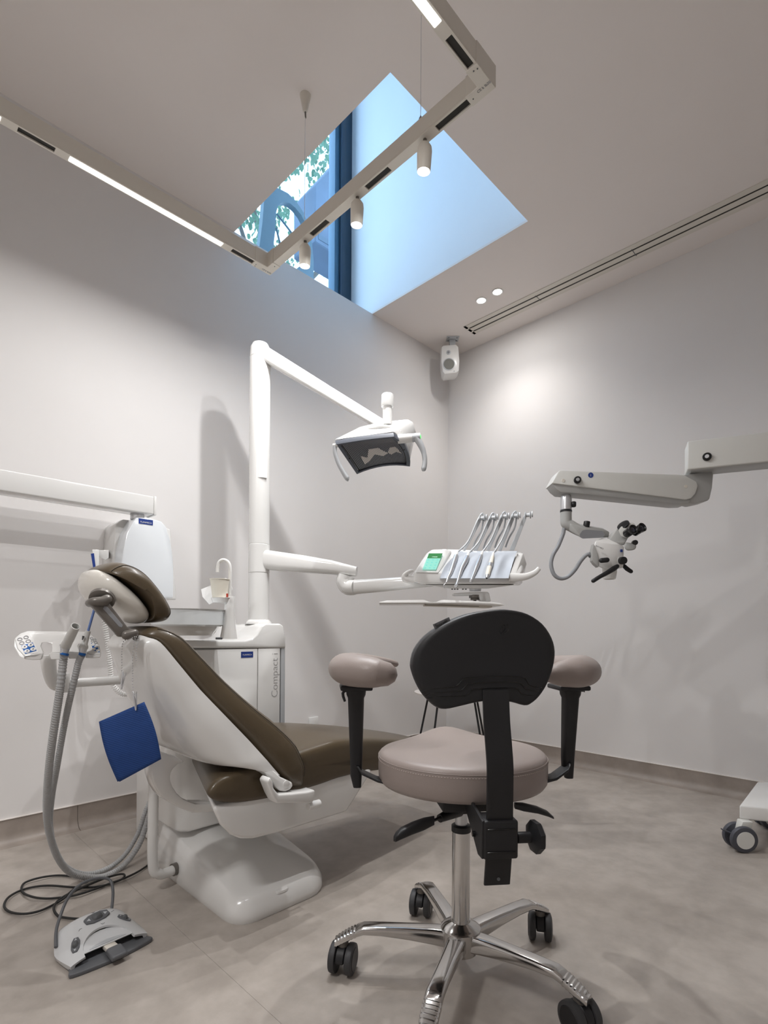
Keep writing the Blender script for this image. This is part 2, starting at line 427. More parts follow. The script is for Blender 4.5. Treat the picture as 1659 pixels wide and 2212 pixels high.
# suspended rectangular track
ZTK = 2.4; TH = 0.058; TW = 0.033
tk = thing('suspended_track', 'cream rectangular lighting track hung on thin wires below the ceiling', 'light track', loc=(0.2, 1.4, ZTK))
YL, YN, XC, XE = 1.945, 0.848, 1.253, -1.30
leds = [(0.497, 1.038), (-0.228, 0.314), (-0.953, -0.411)]
slots = [(1.079, 1.186), (0.357, 0.457), (-0.37, -0.27), (-1.1, -1.0)]
def rail_x(y):
    b = nb(); h = TW/2
    box((XE, y-h, ZTK+0.006), (XC, y+h, ZTK+TH), 0.001, 1, bm=b)
    cuts = sorted(leds+slots); a = XE
    for c0, c1 in cuts+[(XC, XC)]:
        box((a, y-h, ZTK), (c0, y+h, ZTK+0.006), bm=b)
        if c1 > c0:
            for s in (-1, 1):
                q = (y-h, y-h+0.006) if s < 0 else (y+h-0.006, y+h)
                box((c0, q[0], ZTK), (c1, q[1], ZTK+0.006), bm=b)
        a = c1
    obj('rail', b, ivory, tk)
    for c0, c1 in leds:
        obj('linear_lamp', box((c0+0.001, y-h+0.005, ZTK-0.0015), (c1-0.001, y+h-0.005, ZTK+0.004), 0.001, 1), ledm, tk)
        lamp('linear_lamp_light', 'AREA', tk, ((c0+c1)/2, y, ZTK-0.003), LEDW*((0.43 if c0 > 0.4 else 0.04) if y > 1.5 else (0.22 if c0 > 0.4 else (0.05 if c0 > -0.5 else 2.0))), (1.0, 0.985, 0.975), size=c1-c0, size_y=TW-0.01, xdir=(1, 0, 0))  # uneven weights: unseen far module on the near rail boosted as added fill
    for c0, c1 in slots:
        obj('slot', box((c0, y-h+0.006, ZTK+0.004), (c1, y+h-0.006, ZTK+0.0055)), darkslot, tk)
rail_x(YL); rail_x(YN)
yslots = [(0.907, 1.026), (1.226, 1.338), (1.548, 1.649)]
for X in (XC, XE):
    b = nb(); h = TW/2
    box((X-h, YN, ZTK+0.006), (X+h, YL, ZTK+TH), 0.001, 1, bm=b); a = YN
    for c0, c1 in yslots+[(YL, YL)]:
        box((X-h, a, ZTK), (X+h, c0, ZTK+0.006), bm=b)
        if c1 > c0:
            box((X-h, c0, ZTK), (X-h+0.006, c1, ZTK+0.006), bm=b); box((X+h-0.006, c0, ZTK), (X+h, c1, ZTK+0.006), bm=b)
            obj('slot', box((X-h+0.006, c0, ZTK+0.004), (X+h-0.006, c1, ZTK+0.0055)), darkslot, tk)
        a = c1
    obj('rail', b, ivory, tk)
    for Y in (YN, YL):
        sx = 1 if X == XC else -1; sy = 1 if Y == YL else -1
        hh_ = 0.019; Pn = [(hh_, hh_), (hh_, -0.06), (-hh_, -0.06), (-hh_, -hh_), (-0.075, -hh_), (-0.075, hh_)]
        b = prism([V((X+sx*u_, Y+sy*v_, ZTK-0.002)) for u_, v_ in Pn], (0, 0, TH+0.004), 0.0015, 1)
        cc = obj('corner_connector', b, ivory, tk)
        for dx, dy in ((0, -sy*0.045), (-sx*0.062, 0), (-sx*0.06, sy*0.011)):
            obj('screw', cyl((X+dx, Y+dy, ZTK-0.003), (X+dx, Y+dy, ZTK-0.001), 0.002, n=8), dgrey, cc)
        if X == XC:
            obj('rating_print', text_bm('CE F IP20', 0.011, (X-0.008, Y+0.004, ZTK-0.0026), (0, -1, 0) if Y == YN else (1, 0, 0), (1, 0, 0) if Y == YN else (0, 1, 0), 0.0002), ink, cc)
for i, (x, y) in enumerate(((1.27, 1.716), (1.262, 1.10), (-1.30, 1.716), (-1.3, 1.08))):
    c = obj('ceiling_cone', lathe([(0.022, 0.0), (0.021, -0.006), (0.010, -0.062), (0.006, -0.066)], (x, y, ZC), n=24), ivory, tk)
    b = nb(); cyl((x, y, ZC-0.064), (x+0.002, y, ZC-0.088), 0.0035, 0.003, 10, bm=b)
    obj('wire_clamp', b, gunm, c)
    obj('suspension_wire', cyl((x, y, ZC-0.08), (x, y, ZTK+TH+0.04), 0.0010, n=6), steel, tk)
    obj('wire_gripper', lathe([(0.0055, 0.0), (0.0055, 0.03), (0.0015, 0.038)], (x, y, ZTK+TH), n=14), mgrey, tk)
spots = [(1.254, 1.075, 'nearest the right end of the cross rail, closest to the corner over the room'), (1.256, 1.388, 'in the middle of the three'), (1.256, 1.692, 'in front of the window, nearest the left wall')]
for i, (x, y, d) in enumerate(spots):
    t = thing('track_spotlight', 'small cream cylinder spotlight under the track, ' + ('the right one by the hanging wire', 'the middle one of three', 'the left one in front of the window')[i], 'spotlight', loc=(x, y, ZTK-0.10), group='track spotlights')
    tilt = V((0.05, 0.10, -1)).normalized()
    o = V((x, y, ZTK-0.014))
    b = nb(); cyl((x, y, ZTK), (x, y, ZTK-0.016), 0.006, bm=b, n=14)
    obj('swivel', b, gunm, t)
    obj('spot_body', lathe([(0.006, -0.002), (0.014, 0.0), (0.0215, 0.010), (0.0235, 0.022), (0.0215, 0.075), (0.0200, 0.080), (0.018, 0.076)], o, tilt, 28), ivory, t)
    obj('lens', lathe([(0.0183, 0.0745), (0.017, 0.0775), (0.001, 0.0785)], o, tilt, 24), spotm, t)
    lamp('wide_lamp', 'AREA', t, o+tilt*0.081, SPOTA[i], (0.99, 0.985, 0.98), 0.034, direction=tilt)
    lamp('spot_lamp', 'SPOT', t, o+tilt*0.084, SPOTN[i], (0.99, 0.985, 0.98), 0.012, direction=tilt, spot=R(80), blend=0.3)

# loudspeaker on its ceiling bracket
sf = Fr((3.09, 2.372, 2.9), YAW-PI/2)
t = thing('loudspeaker', 'small white two-way loudspeaker hung in the corner by a ceiling bracket', 'loudspeaker', sf)
def S(px, py, yl=0.0): return sf.at(px, py, yl)
outl = [(953.5, 750), (958, 747), (985, 745), (990, 750), (992.5, 780), (991, 803), (986, 807), (960, 810), (956, 805), (952.5, 780)]
ring0 = [S(a, c, 0) for a, c in outl]; cen = S(972.5, 777, 0)
def shr(k, dy): return [cen+(p-cen)*k+sf.d(0, dy, 0) for p in ring0]
b = nb(); add_faces(b, [shr(0.90, -0.012), shr(0.965, -0.009), shr(1.0, 0.004), shr(1.0, 0.06), shr(0.96, 0.10), shr(0.86, 0.115)])
bevel(b, 0.004, 2, ang=30)
obj('speaker_cabinet', b, white2, t)
def disc(px, py, r, y, th, bm=None, n=28): return lathe([(r*0.86, -0.001), (r, 0.0), (r, th)], S(px, py, y), sf.d(0, 1, 0), n, bm)
obj('tweeter_surround', disc(969, 761, 0.0165, -0.0145, 0.006), lgrey, t)
obj('tweeter_dome', lathe([(0.010, 0.0), (0.008, -0.003), (0.003, -0.005)], S(969, 761, -0.015), sf.d(0, 1, 0), 20), mgrey, t)
obj('woofer_surround', disc(970, 786.5, 0.045, -0.0145, 0.006), lgrey, t)
obj('woofer_grille', lathe([(0.0395, 0.0), (0.038, -0.002), (0.012, -0.0005), (0.001, -0.003)], S(970, 786.5, -0.015), sf.d(0, 1, 0), 28), mat('dim_grey_grille', (0.22, 0.22, 0.20), 0.7, noise=0.2, nscale=300), t)
obj('status_light', disc(981, 801.5, 0.003, -0.0135, 0.003), dgrey, t)
pc = V((3.09, 2.372, ZC))
b = box((-0.045, -0.035, -0.005), (0.045, 0.035, 0.0), 0.002, 2); b.transform(Matrix.Translation(pc) @ Matrix.Rotation(YAW-PI/2, 4, 'Z'))
pl = obj('bracket_plate', b, lgrey, t)
for dx in (-0.03, 0.03):
    for dy in (-0.02, 0.02): obj('screw', cyl(pc+sf.d(dx, dy, -0.008), pc+sf.d(dx, dy, -0.004), 0.006, n=12), mgrey, pl)
obj('bracket_stem', prism([pc+sf.d(-0.022, 0.0, -0.004), pc+sf.d(0.022, 0.0, -0.004), pc+sf.d(0.016, 0.0, -0.12), pc+sf.d(-0.016, 0.0, -0.12)], sf.d(0, 0.03, 0), 0.002, 1), lgrey, t)

# ------------------------------------------------------------------ outdoors through the skylight
obj('outside_ground', box((-8, YA+0.6, 2.2), (18, 20, 2.5)), paving, label='pale paving outside beyond the skylight window', cat='paving')
b = prism([onY(681, 400, 4.0), onY(760, 315, 4.0), onY(760, 573, 4.0), onY(681, 522, 4.0)], (0, 0.35, 0), 0.01, 1)
cb = obj('concrete_canopy', b, concr, label='blue grey concrete canopy edge seen through the skylight window', cat='canopy')
obj('canopy_post', box((3.6, 4.1, 2.5), (3.8, 4.3, 4.6)), concr, cb)
obj('canopy_recess', prism([onY(688, 505, 3.995), onY(730, 530, 3.995), onY(730, 541, 3.995), onY(688, 516, 3.995)], (0, 0.006, 0)), winf, cb)
s = 6.9125
def SK(u, v): return onY(480+u/s, 400+v/s, 3.6)
th = (0, 0.05, 0)
t = thing('steel_arch_sculpture', 'dark blue arched steel shape standing outside the skylight window', 'sculpture', loc=tuple(V((SK(700, 900).x, 3.6, 2.5))))
b = nb()
q0 = SK(470, 1700); q1 = SK(680, 1750)
add_faces(b, [[V((q0.x, q0.y, 2.5)), V((q1.x, q1.y, 2.5)), V((q1.x, q1.y+0.05, 2.5)), V((q0.x, q0.y+0.05, 2.5))], [SK(490, 1400), SK(700, 1500), SK(700, 1500)+V(th), SK(490, 1400)+V(th)],
    [SK(560, 880), SK(755, 1000), SK(755, 1000)+V(th), SK(560, 880)+V(th)],
    [SK(600, 560), SK(790, 700), SK(790, 700)+V(th), SK(600, 560)+V(th)],
    [SK(625, 250), SK(808, 400), SK(808, 400)+V(th), SK(625, 250)+V(th)],
    [SK(650, 60), SK(835, 310), SK(835, 310)+V(th), SK(650, 60)+V(th)],
    [SK(780, 20), SK(880, 262), SK(880, 262)+V(th), SK(780, 20)+V(th)],
    [SK(870, 62), SK(940, 250), SK(940, 250)+V(th), SK(870, 62)+V(th)],
    [SK(980, 118), SK(1010, 270), SK(1010, 270)+V(th), SK(980, 118)+V(th)],
    [SK(1100, 235), SK(1090, 335), SK(1090, 335)+V(th), SK(1100, 235)+V(th)],
    [SK(1210, 400), SK(1180, 445), SK(1180, 445)+V(th), SK(1210, 400)+V(th)],
    [SK(1290, 590), SK(1255, 600), SK(1255, 600)+V(th), SK(1290, 590)+V(th)],
    [SK(1340, 850), SK(1290, 850), SK(1290, 850)+V(th), SK(1340, 850)+V(th)],
    [SK(1365, 1120), SK(1260, 1130), SK(1260, 1130)+V(th), SK(1365, 1120)+V(th)],
    [SK(1365, 1400), SK(1130, 1230), SK(1130, 1230)+V(th), SK(1365, 1400)+V(th)],
    [SK(1330, 1700), SK(1000, 1500), SK(1000, 1500)+V(th), SK(1330, 1700)+V(th)]])
obj('arch', b, scul, t, angle=60)
obj('strut', tube([SK(815, 430), SK(980, 640), SK(1120, 830)], 0.008, 8, 3), scul, t)
obj('strut', tube([SK(808, 640), SK(850, 820), SK(905, 1010)], 0.008, 8, 3), scul, t)
# tree
t = thing('tree', 'leafy pale green tree standing outside beyond the skylight window', 'tree', loc=(4.6, 6.6, 2.5))
obj('trunk', tube([(4.6, 6.6, 2.5), (4.5, 6.7, 4.2), (4.2, 6.5, 6.2), (4.1, 6.4, 8.6)], [0.13, 0.11, 0.07, 0.02], 12), bark, t)
for q in (((4.4, 6.6, 4.8), (3.6, 6.1, 5.8), (3.0, 5.9, 6.6)), ((4.3, 6.5, 5.4), (5.0, 6.0, 6.4), (5.6, 6.0, 7.4)), ((4.2, 6.5, 6.2), (3.7, 6.6, 7.4), (3.4, 6.2, 8.2))):
    obj('branch', tube(q, [0.05, 0.03, 0.01], 8), bark, t)
def leafmesh(m):
    me = bpy.data.meshes.new('leaf'); L = 0.062
    vs = [(0, 0, 0), (L*0.3, L*0.42, 0.006), (L*0.75, L*0.4, 0.004), (L*1.25, 0, -0.008), (L*0.75, -L*0.4, 0.004), (L*0.3, -L*0.42, 0.006), (L*0.55, 0, -0.004)]
    me.from_pydata(vs, [], [(0, 1, 6), (1, 2, 6), (2, 3, 6), (3, 4, 6), (4, 5, 6), (5, 0, 6)]); me.materials.append(m); return me
lms = [leafmesh(leafm), leafmesh(leafm2)]
rnd = random.Random(11)
def leaf_spot():
    while True:
        px_ = rnd.uniform(500, 735); py_ = rnd.uniform(230, 570)
        c = math.sin(px_*0.045+1.0)+math.cos(py_*0.055)+math.sin((px_+py_)*0.09)*0.8
        lim = (py_-300)/260 - (px_ < 620)*0.4
        if c+rnd.uniform(-0.9, 0.9) > lim-0.5: break
    y = rnd.uniform(5.4, 7.4)
    return onY(px_, py_, y)
def leaf_rot(): return Euler((rnd.uniform(-1.0, 1.0), rnd.uniform(0.3, 1.8), rnd.uniform(0, 6.28)))
for k in range(300):
    o = bpy.data.objects.new('leaf', lms[k % 2]); COL.objects.link(o); o.parent = t
    p = leaf_spot()-V((4.6, 6.6, 2.5)); s_ = rnd.uniform(0.8, 1.5)
    o.matrix_local = Matrix.LocRotScale(p, leaf_rot(), V((s_, s_, s_)))
vs = []; fs = []
base = [v.co.copy() for v in lms[0].vertices]; bf = [tuple(p.vertices) for p in lms[0].polygons]
for k in range(1500):
    if k < 1100: p = leaf_spot()
    else: p = V((rnd.uniform(2.2, 6.6), rnd.uniform(5.2, 7.8), rnd.uniform(5.0, 10)))
    p = p-V((4.6, 6.6, 2.5)); s_ = rnd.uniform(0.7, 1.4); mm = Matrix.LocRotScale(p, leaf_rot(), V((s_, s_, s_))); n0 = len(vs)
    vs += [mm @ q for q in base]; fs += [tuple(n0+i for i in f) for f in bf]
me = bpy.data.meshes.new('foliage'); me.from_pydata(vs, [], fs); me.materials.append(leafm2)
o = bpy.data.objects.new('foliage', me); COL.objects.link(o); o.parent = t; o['kind'] = 'stuff'

# ------------------------------------------------------------------ dental unit (cabinet, pole, bowl) behind the chair
U = thing('dental_unit', 'white dental unit cabinet with tall pole, spittoon bowl and filler spout', 'dental unit', loc=(1.12, 2.15, 0))
cx0, cx1, cy0, cy1 = 0.86, 1.345, 1.97, 2.34
obj('cabinet_body', box((cx0, cy0+0.012, 0.0), (cx1, cy1, 0.80), 0.025), white2, U)
d1x = onY(557, 1450, cy0).x
obj('cabinet_door', box((cx0+0.012, cy0, 0.10), (d1x-0.002, cy0+0.016, 0.79), 0.003, 2), white2, U)
sd = obj('cabinet_door', box((d1x+0.002, cy0, 0.10), (onY(605, 1450, cy0).x, cy0+0.016, 0.79), 0.003, 2), white2, U)
g_ = onY(608, 1450, cy0).x
obj('cabinet_edge', box((g_, cy0+0.001, 0.0), (onY(617, 1450, cy0).x, cy0+0.03, 0.80), 0.006, 3), lgrey, U)
# moulded top: low on the left, sweeping up on the right
def T(px, py, y=cy0-0.004): return onY(px, py, y)
tp = [(400, 1400), (618, 1400), (617, 1375), (613, 1352), (606, 1347), (575, 1347), (566, 1352), (556, 1370), (545, 1380), (530, 1383.5), (400, 1383.5)]
b = prism([T(*p) for p in tp], (0, 0.38, 0), 0.008, 3)
for v in b.verts: v.co.x = max(v.co.x, cx0-0.005)
obj('cabinet_top', b, white, U, angle=50)
obj('pole_plinth', lathe([(0.060, 0.0), (0.058, 0.008), (0.053, 0.014), (0.0475, 0.020)], (1.305, 2.09, 0.895)), white, U)
st = T(534, 1414, cy0-0.001); st2 = T(547, 1408, cy0-0.001)
sx_ = (T(547, 1414).x-T(521, 1414).x)/2
bd = obj('badge', box((st.x-sx_, cy0-0.0012, st.z-0.0125), (st.x+sx_, cy0, st.z+0.0125)), bluep, U)
obj('badge_print', text_bm('PLANMECA', 0.0085, (st.x, cy0-0.0016, st.z-0.001), (1, 0, 0), (0, 0, 1), 0.0002), white, bd)
obj('badge_print', text_bm('DENTAL UNIT', 0.0035, (st.x, cy0-0.0016, st.z-0.009), (1, 0, 0), (0, 0, 1), 0.0002), white, bd) if False else None
q = T(594, 1458, cy0-0.0006)
ct = text_bm('Compact i', 0.0465, q, (0, 0, 1), (-1, 0, 0), 0.0003, thin=0.0009)
obj('model_lettering', ct, mat('pale_grey_print', (0.42, 0.42, 0.43), 0.5), sd)
# pole
PO = V((1.305, 2.09, 0)); pr = 0.046
ztop = onY(560, 738, 2.09).z
zc1 = atD(560, 775, 2.398).z; z1 = atD(556, 1177, 2.398).z; z2 = atD(556, 1238, 2.398).z
def seg(name, za, zb, r, m=white, par=U, mt=1.0):
    return obj(name, lathe([(r-0.0015, za), (r, za+0.002), (r*mt, zb-0.002), (r*mt-0.0015, zb)], (PO.x, PO.y, 0), n=48), m, par, angle=30)
seg('pole_section', 0.90, z2, pr); seg('pole_section', z2, z1, pr+0.0012); seg('pole_section', z1, zc1, pr)
pn = V((-0.66, -0.75, 0)).normalized()
def pole_panel(px0, py0, px1, py1):
    a0 = math.asin(max(-1, min(1, (px0-557.5)/24.5))); a1 = math.asin(max(-1, min(1, (px1-557.5)/24.5)))
    d = 2.398-pr; zt = atD(557, py0, d).z; zb = atD(557, py1, d).z
    f = -V((PO.x, PO.y, 0)).normalized(); s_ = V((-f.y, f.x, 0)); s_ = -V((f.y, -f.x, 0))
    s_ = RT if s_.dot(RT) > 0 else RT
    rings = []
    for z in (zb, zt):
        rings.append([PO+V((0, 0, z))+(f*math.cos(a0+(a1-a0)*k/8)+RT*math.sin(a0+(a1-a0)*k/8))*(pr+0.0022) for k in range(9)])
    b = nb(); vs = add_faces(b, rings, False, False)
    r2 = bmesh.ops.extrude_face_region(b, geom=b.faces[:])
    for v in [e for e in r2['geom'] if isinstance(e, bmesh.types.BMVert)]:
        dd = V((v.co.x-PO.x, v.co.y-PO.y, 0)).normalized(); v.co -= dd*0.003
    return b
obj('cover_panel', pole_panel(547, 986, 575, 1031), white2, U)
obj('cover_panel', pole_panel(537, 1072, 545, 1112), white2, U)
# spittoon
bo = atD(405, 1375, 2.02); bo = V((bo.x, bo.y, 0))
zb0 = 0.868
zr = atD(405, 1317, 2.02).z; zm = atD(405, 1353, 2.02).z
obj('bowl_base', lathe([(0.09, zb0-0.02), (0.10, zb0-0.005), (0.108, zm-0.012), (0.112, zm)], (bo.x, bo.y, 0), n=56), white, U)
obj('spittoon_bowl', lathe([(0.03, zm-0.004), (0.124, zm), (0.130, zm+0.006), (0.133, zr-0.004), (0.137, zr), (0.133, zr), (0.124, zm+0.01), (0.03, zm+0.004)], (bo.x, bo.y, 0), n=56), bowlm, U)
k_ = U
tw = lambda px, py, d=2.06: atD(px, py, d)
b = loft([(tw(494, 1380), RT*0.032, FW*0.03, 0.7), (tw(495, 1350), RT*0.024, FW*0.024, 0.7), (tw(496, 1320), RT*0.019, FW*0.02, 0.7), (tw(497, 1295), RT*0.018, FW*0.02, 0.7), (tw(497, 1288), RT*0.017, FW*0.018, 0.7)])
obj('cup_pillar', b, white, U)
obj('cup_shelf', loft([(tw(479, 1302), RT*0.034, FW*0.034, 0.95), (tw(479, 1294), RT*0.040, FW*0.037, 0.95), (tw(480, 1291.5), RT*0.042, FW*0.038, 0.95)]), white, U)
obj('filler_spout', tube([tw(496, 1290, 2.09), tw(497, 1250, 2.09), tw(497, 1228, 2.09), tw(493, 1215, 2.09), tw(483, 1209.5, 2.09), tw(474, 1214, 2.09), tw(470.5, 1224, 2.09), tw(469.5, 1236, 2.09)], 0.0068, 16), white, U)
cp = thing('paper_cup', 'small cream paper cup standing under the white filler spout', 'cup', Fr(tw(474.5, 1290.5, 2.055)))
o = tw(474.5, 1290.9, 2.055)
hh = (1291.5-1252)/F*2.055
obj('cup_body', lathe([(0.0275, 0.0), (0.0275, 0.001), (0.0365, hh), (0.0382, hh+0.001), (0.0382, hh-0.0015), (0.0358, hh-0.001), (0.0270, 0.003)], o), paper, cp)
b = nb()
p = tw(490, 1286, 2.02)
obj('paper_sachet', prism([tw(488.5, 1290, 2.012), tw(492.5, 1290, 2.012), tw(492.5, 1282, 2.012), tw(488.5, 1282, 2.012)], FW*0.004), redm, label='tiny red edged paper sachet beside the cream paper cup', cat='sachet')
# folded tissue behind the cup
b = nb()
for quad in ([(434, 1273), (462, 1262), (474, 1292), (450, 1306)], [(437, 1289), (447, 1285), (468, 1304), (449, 1304.5)], [(482, 1249), (494, 1256), (503, 1274), (486, 1284)]):
    prism([tw(*q_, 2.10) for q_ in quad], FW*0.0025+V((0, 0, 0.001)), 0, bm=b)
ts = obj('folded_tissue', prism([tw(434, 1273, 2.105), tw(462, 1262, 2.105), tw(487, 1248, 2.11), tw(497, 1258, 2.11), tw(503, 1274, 2.11), tw(488, 1286, 2.105), tw(474, 1294, 2.1), tw(452, 1306, 2.1), tw(437, 1289, 2.1)], FW*0.004, 0.0008, 1), tissue, label='crumpled white tissue tucked behind the cream paper cup', cat='tissue')
b.free()
obj('small_lever', box(tw(473, 1379, 1.99)-V((0.012, 0.006, 0.004)), tw(473, 1379, 1.99)+V((0.012, 0.006, 0.004)), 0.002, 2), dgrey, U)

# ------------------------------------------------------------------ operating light on its arm
LF = Fr(atD(820, 960, 2.0), YAW-PI/2)
L = thing('operating_light', 'white dental operating light with grey louvred reflector on a long arm', 'lamp', LF)
q = lambda u, v, y=0.0: LF.at(700+u/6.9125, 840+v/6.9125, y)
obj('pole_cap', lathe([(pr-0.0015, zc1), (pr, zc1+0.002), (pr-0.002, ztop-0.03), (pr-0.010, ztop-0.012), (pr-0.028, ztop-0.002), (0.001, ztop)], (PO.x, PO.y, 0), n=48), white, L)
A0 = PO+V((0, 0, (zc1+ztop)/2-0.005)); 
E0 = atD(836, 925, 2.24)
ax = (E0-A0).normalized(); sd_ = ax.cross(V((0, 0, 1))).normalized(); upv = sd_.cross(ax)
b = loft([(A0+ax*0.0, sd_*0.036, upv*0.032, 0.55), (A0+ax*0.12, sd_*0.033, upv*0.031, 0.55), (A0+ax*0.4, sd_*0.026, upv*0.026, 0.55), (E0, sd_*0.022, upv*0.022, 0.55)])
obj('support_arm', b, white, L)
J = LF.at(837, 866, -0.02)
obj('joint_arm', tube([E0, E0*0.5+J*0.5+V((0, 0, -0.03)), J-V((0, 0, 0.02))], [0.02, 0.018, 0.016], 16, 6), white, L)
obj('stem_collar', lathe([(0.0225, 0.0), (0.0235, 0.003), (0.0225, 0.043), (0.020, 0.046), (0.001, 0.047)], J-V((0, 0, 0.022))), white, L)
js = LF.at(837, 912, -0.02)
obj('stem', cyl(J-V((0, 0, 0.02)), js-V((0, 0, 0.01)), 0.0175), white, L)
# face corners
TLn, TRn, BRn, BLn = (185, 830, -0.11), (1040, 715, -0.11), (1280, 1160, 0.03), (490, 1275, 0.03)
def edge(a, b_, bow, n=8):
    """bow in image pixels of crop"""
    out = []
    for k in range(n):
        t = k/n; bx = 4*t*(1-t)
        out.append((a[0]*(1-t)+b_[0]*t+bow[0]*bx, a[1]*(1-t)+b_[1]*t+bow[1]*bx, a[2]*(1-t)+b_[2]*t))
    return out
face = edge(TLn, TRn, (0, -12)) + edge(TRn, BRn, (75, -30)) + edge(BRn, BLn, (0, -60)) + edge(BLn, TLn, (0, 0))
fw_ = [q(*p) for p in face]
fc = sum(fw_, V())/len(fw_)
fn = (fw_[8]-fw_[0]).cross(fw_[24]-fw_[0]).normalized()
if fn.z < 0: fn = -fn
def fr_(k, off): return [fc+(p-fc)*k+fn*off for p in fw_]
b = nb(); add_faces(b, [fr_(1.0, 0.0), fr_(1.02, 0.006), fr_(1.025, 0.018)], True, False)
vs_in = add_faces(b, [fr_(1.0, 0.0), fr_(0.90, 0.001), fr_(0.90, 0.008)], True, False)
bmesh.ops.remove_doubles(b, verts=b.verts[:], dist=1e-5)
obj('reflector_rim', b, mat('blue_grey_rim', (0.09, 0.10, 0.125), 0.35, noise=0.03), L)
def mk_refl(b):
    G = [[b.verts.new(fp(0.05+0.9*i/12, 0.04+0.92*j/10)+fn*0.0065) for i in range(13)] for j in range(11)]
    for j in range(10):
        for i in range(12): b.faces.new((G[j][i], G[j][i+1], G[j+1][i+1], G[j+1][i]))
    return b
dark_refl = mat('dark_reflector', (0.035, 0.034, 0.036), 0.3, metal=0.2, noise=0.1)
b = nb()
tlw, trw, brw, blw = q(*TLn), q(*TRn), q(*BRn), q(*BLn)
def fp(s_, t_):   # s along long side, t from top edge to bottom edge
    ci = lambda L_, t: L_[min(int(t*8), 7)].lerp((L_+[L_[0]])[min(int(t*8), 7)+1], t*8-min(int(t*8), 7))
    top = ci(fw_[0:9], s_); bot = ci(list(reversed(fw_[16:25])), s_); l = ci([fw_[0]]+list(reversed(fw_[24:32])), t_); r_ = ci(fw_[8:17], t_)
    c = (tlw*(1-s_)*(1-t_)+trw*s_*(1-t_)+blw*(1-s_)*t_+brw*s_*t_)
    return top*(1-t_)+bot*t_+l*(1-s_)+r_*s_-c
obj('reflector', mk_refl(nb()), dark_refl, L)
for k in range(36):
    s_ = 0.09+0.82*k/35
    pts = [fp(s_, 0.07+0.86*j/5) for j in range(6)]
    P = fc
    tube([p+(fn*0.0035) for p in pts], 0.0011, 4, 0, bm=b)
obj('louvre', b, mat('louvre_grey', (0.32, 0.32, 0.34), 0.3, metal=0.5, noise=0.05), L, kind='stuff')
for s_ in (0.045, 0.955):
    obj('vent_strip', tube([fp(s_, 0.08+0.84*j/6)+fn*0.001 for j in range(7)], 0.0045, 8, 0, squash=(1, 0.4)), lgrey, L) if False else None
    obj('fixing_dot', lathe([(0.0035, 0), (0.0035, 0.001)], fp(s_, 0.5)-fn*0.0008, fn, 14), black, L)
gm = mat('mirrored_room_beige', (0.80, 0.72, 0.64), 0.35, metal=0.3, noise=0.05)  # room's reflection in the lamellae, painted as beige zigzag plates
obj('painted_reflection', prism([fp(0.40, 0.40)+fn*0.0050, fp(0.56, 0.40)+fn*0.0050, fp(0.60, 0.52)+fn*0.0050, fp(0.66, 0.62)+fn*0.0050, fp(0.56, 0.70)+fn*0.0050, fp(0.44, 0.60)+fn*0.0050, fp(0.30, 0.78)+fn*0.0050, fp(0.20, 0.84)+fn*0.0050, fp(0.22, 0.56)+fn*0.0050, fp(0.30, 0.66)+fn*0.0050], fn*0.001), gm, L)
obj('painted_reflection', prism([fp(0.66, 0.60)+fn*0.0050, fp(0.74, 0.44)+fn*0.0050, fp(0.84, 0.42)+fn*0.0050, fp(0.88, 0.66)+fn*0.0050, fp(0.80, 0.60)+fn*0.0050, fp(0.70, 0.68)+fn*0.0050], fn*0.001), gm, L)
# white housing above the face
ring0 = fr_(1.022, 0.024)
top_s = [(185, 805), (400, 675), (530, 575), (700, 520), (870, 480), (1050, 462), (1270, 452), (1345, 520), (1372, 640), (1290, 900)]
mid = [q(200, 812, -0.06), q(400, 678, -0.02), q(530, 572, 0.0), q(870, 488, 0.0), q(1250, 456, 0.0), q(1330, 500, 0.02), q(1372, 640, 0.03), q(1290, 1000, 0.05),
       q(560, 600, 0.10), q(870, 500, 0.11), q(1250, 480, 0.11), q(440, 700, 0.10)]
obj('housing', hull(ring0+mid, 0.006, 3), white, L, angle=32)
obj('housing_ridge', tube([q(480, 645, -0.02), q(700, 590, -0.045), q(870, 565, -0.052), q(1050, 590, -0.055), q(1150, 640, -0.06)], [0.002, 0.006, 0.008, 0.006, 0.002], 12, 5), white, L)
# right handle with green switch ring
hb = q(1180, 745, -0.075); he = q(1440, 720, -0.085)
obj('handle_boss', cyl(hb-(he-hb)*0.3, hb+(he-hb)*0.55, 0.0165, 0.0155, bev=0.001), white2, L)
hd = obj('handle', tube([hb+(he-hb)*0.5, he, ], [0.0155, 0.0145], 20, 0), lgrey, L)
obj('handle', tube([q(1380, 730, -0.085), q(1450, 850, -0.085), q(1490, 960, -0.085), q(1505, 1080, -0.085), q(1490, 1190, -0.085), q(1490, 1225, -0.085)], [0.013, 0.0115, 0.009, 0.0085, 0.0095, 0.006], 16, 6, squash=(1, 1)), lgrey, L)
dr = (he-hb).normalized()
obj('switch_ring', lathe([(0.0095, 0.0), (0.0095, 0.001), (0.0070, 0.001), (0.0070, 0.0)], he+dr*0.0003, dr, 28, cap=False), greenl, hd)
obj('handle', tube([q(160, 850, -0.10), q(165, 960, -0.10), q(215, 1110, -0.10), q(285, 1240, -0.10), q(345, 1335, -0.10), q(370, 1350, -0.10)], [0.0075, 0.0075, 0.008, 0.009, 0.0095, 0.006], 14, 6), lgrey, L)
obj('handle_boss', cyl(q(130, 850, -0.10), q(205, 845, -0.10), 0.007, bev=0.002), white2, L)

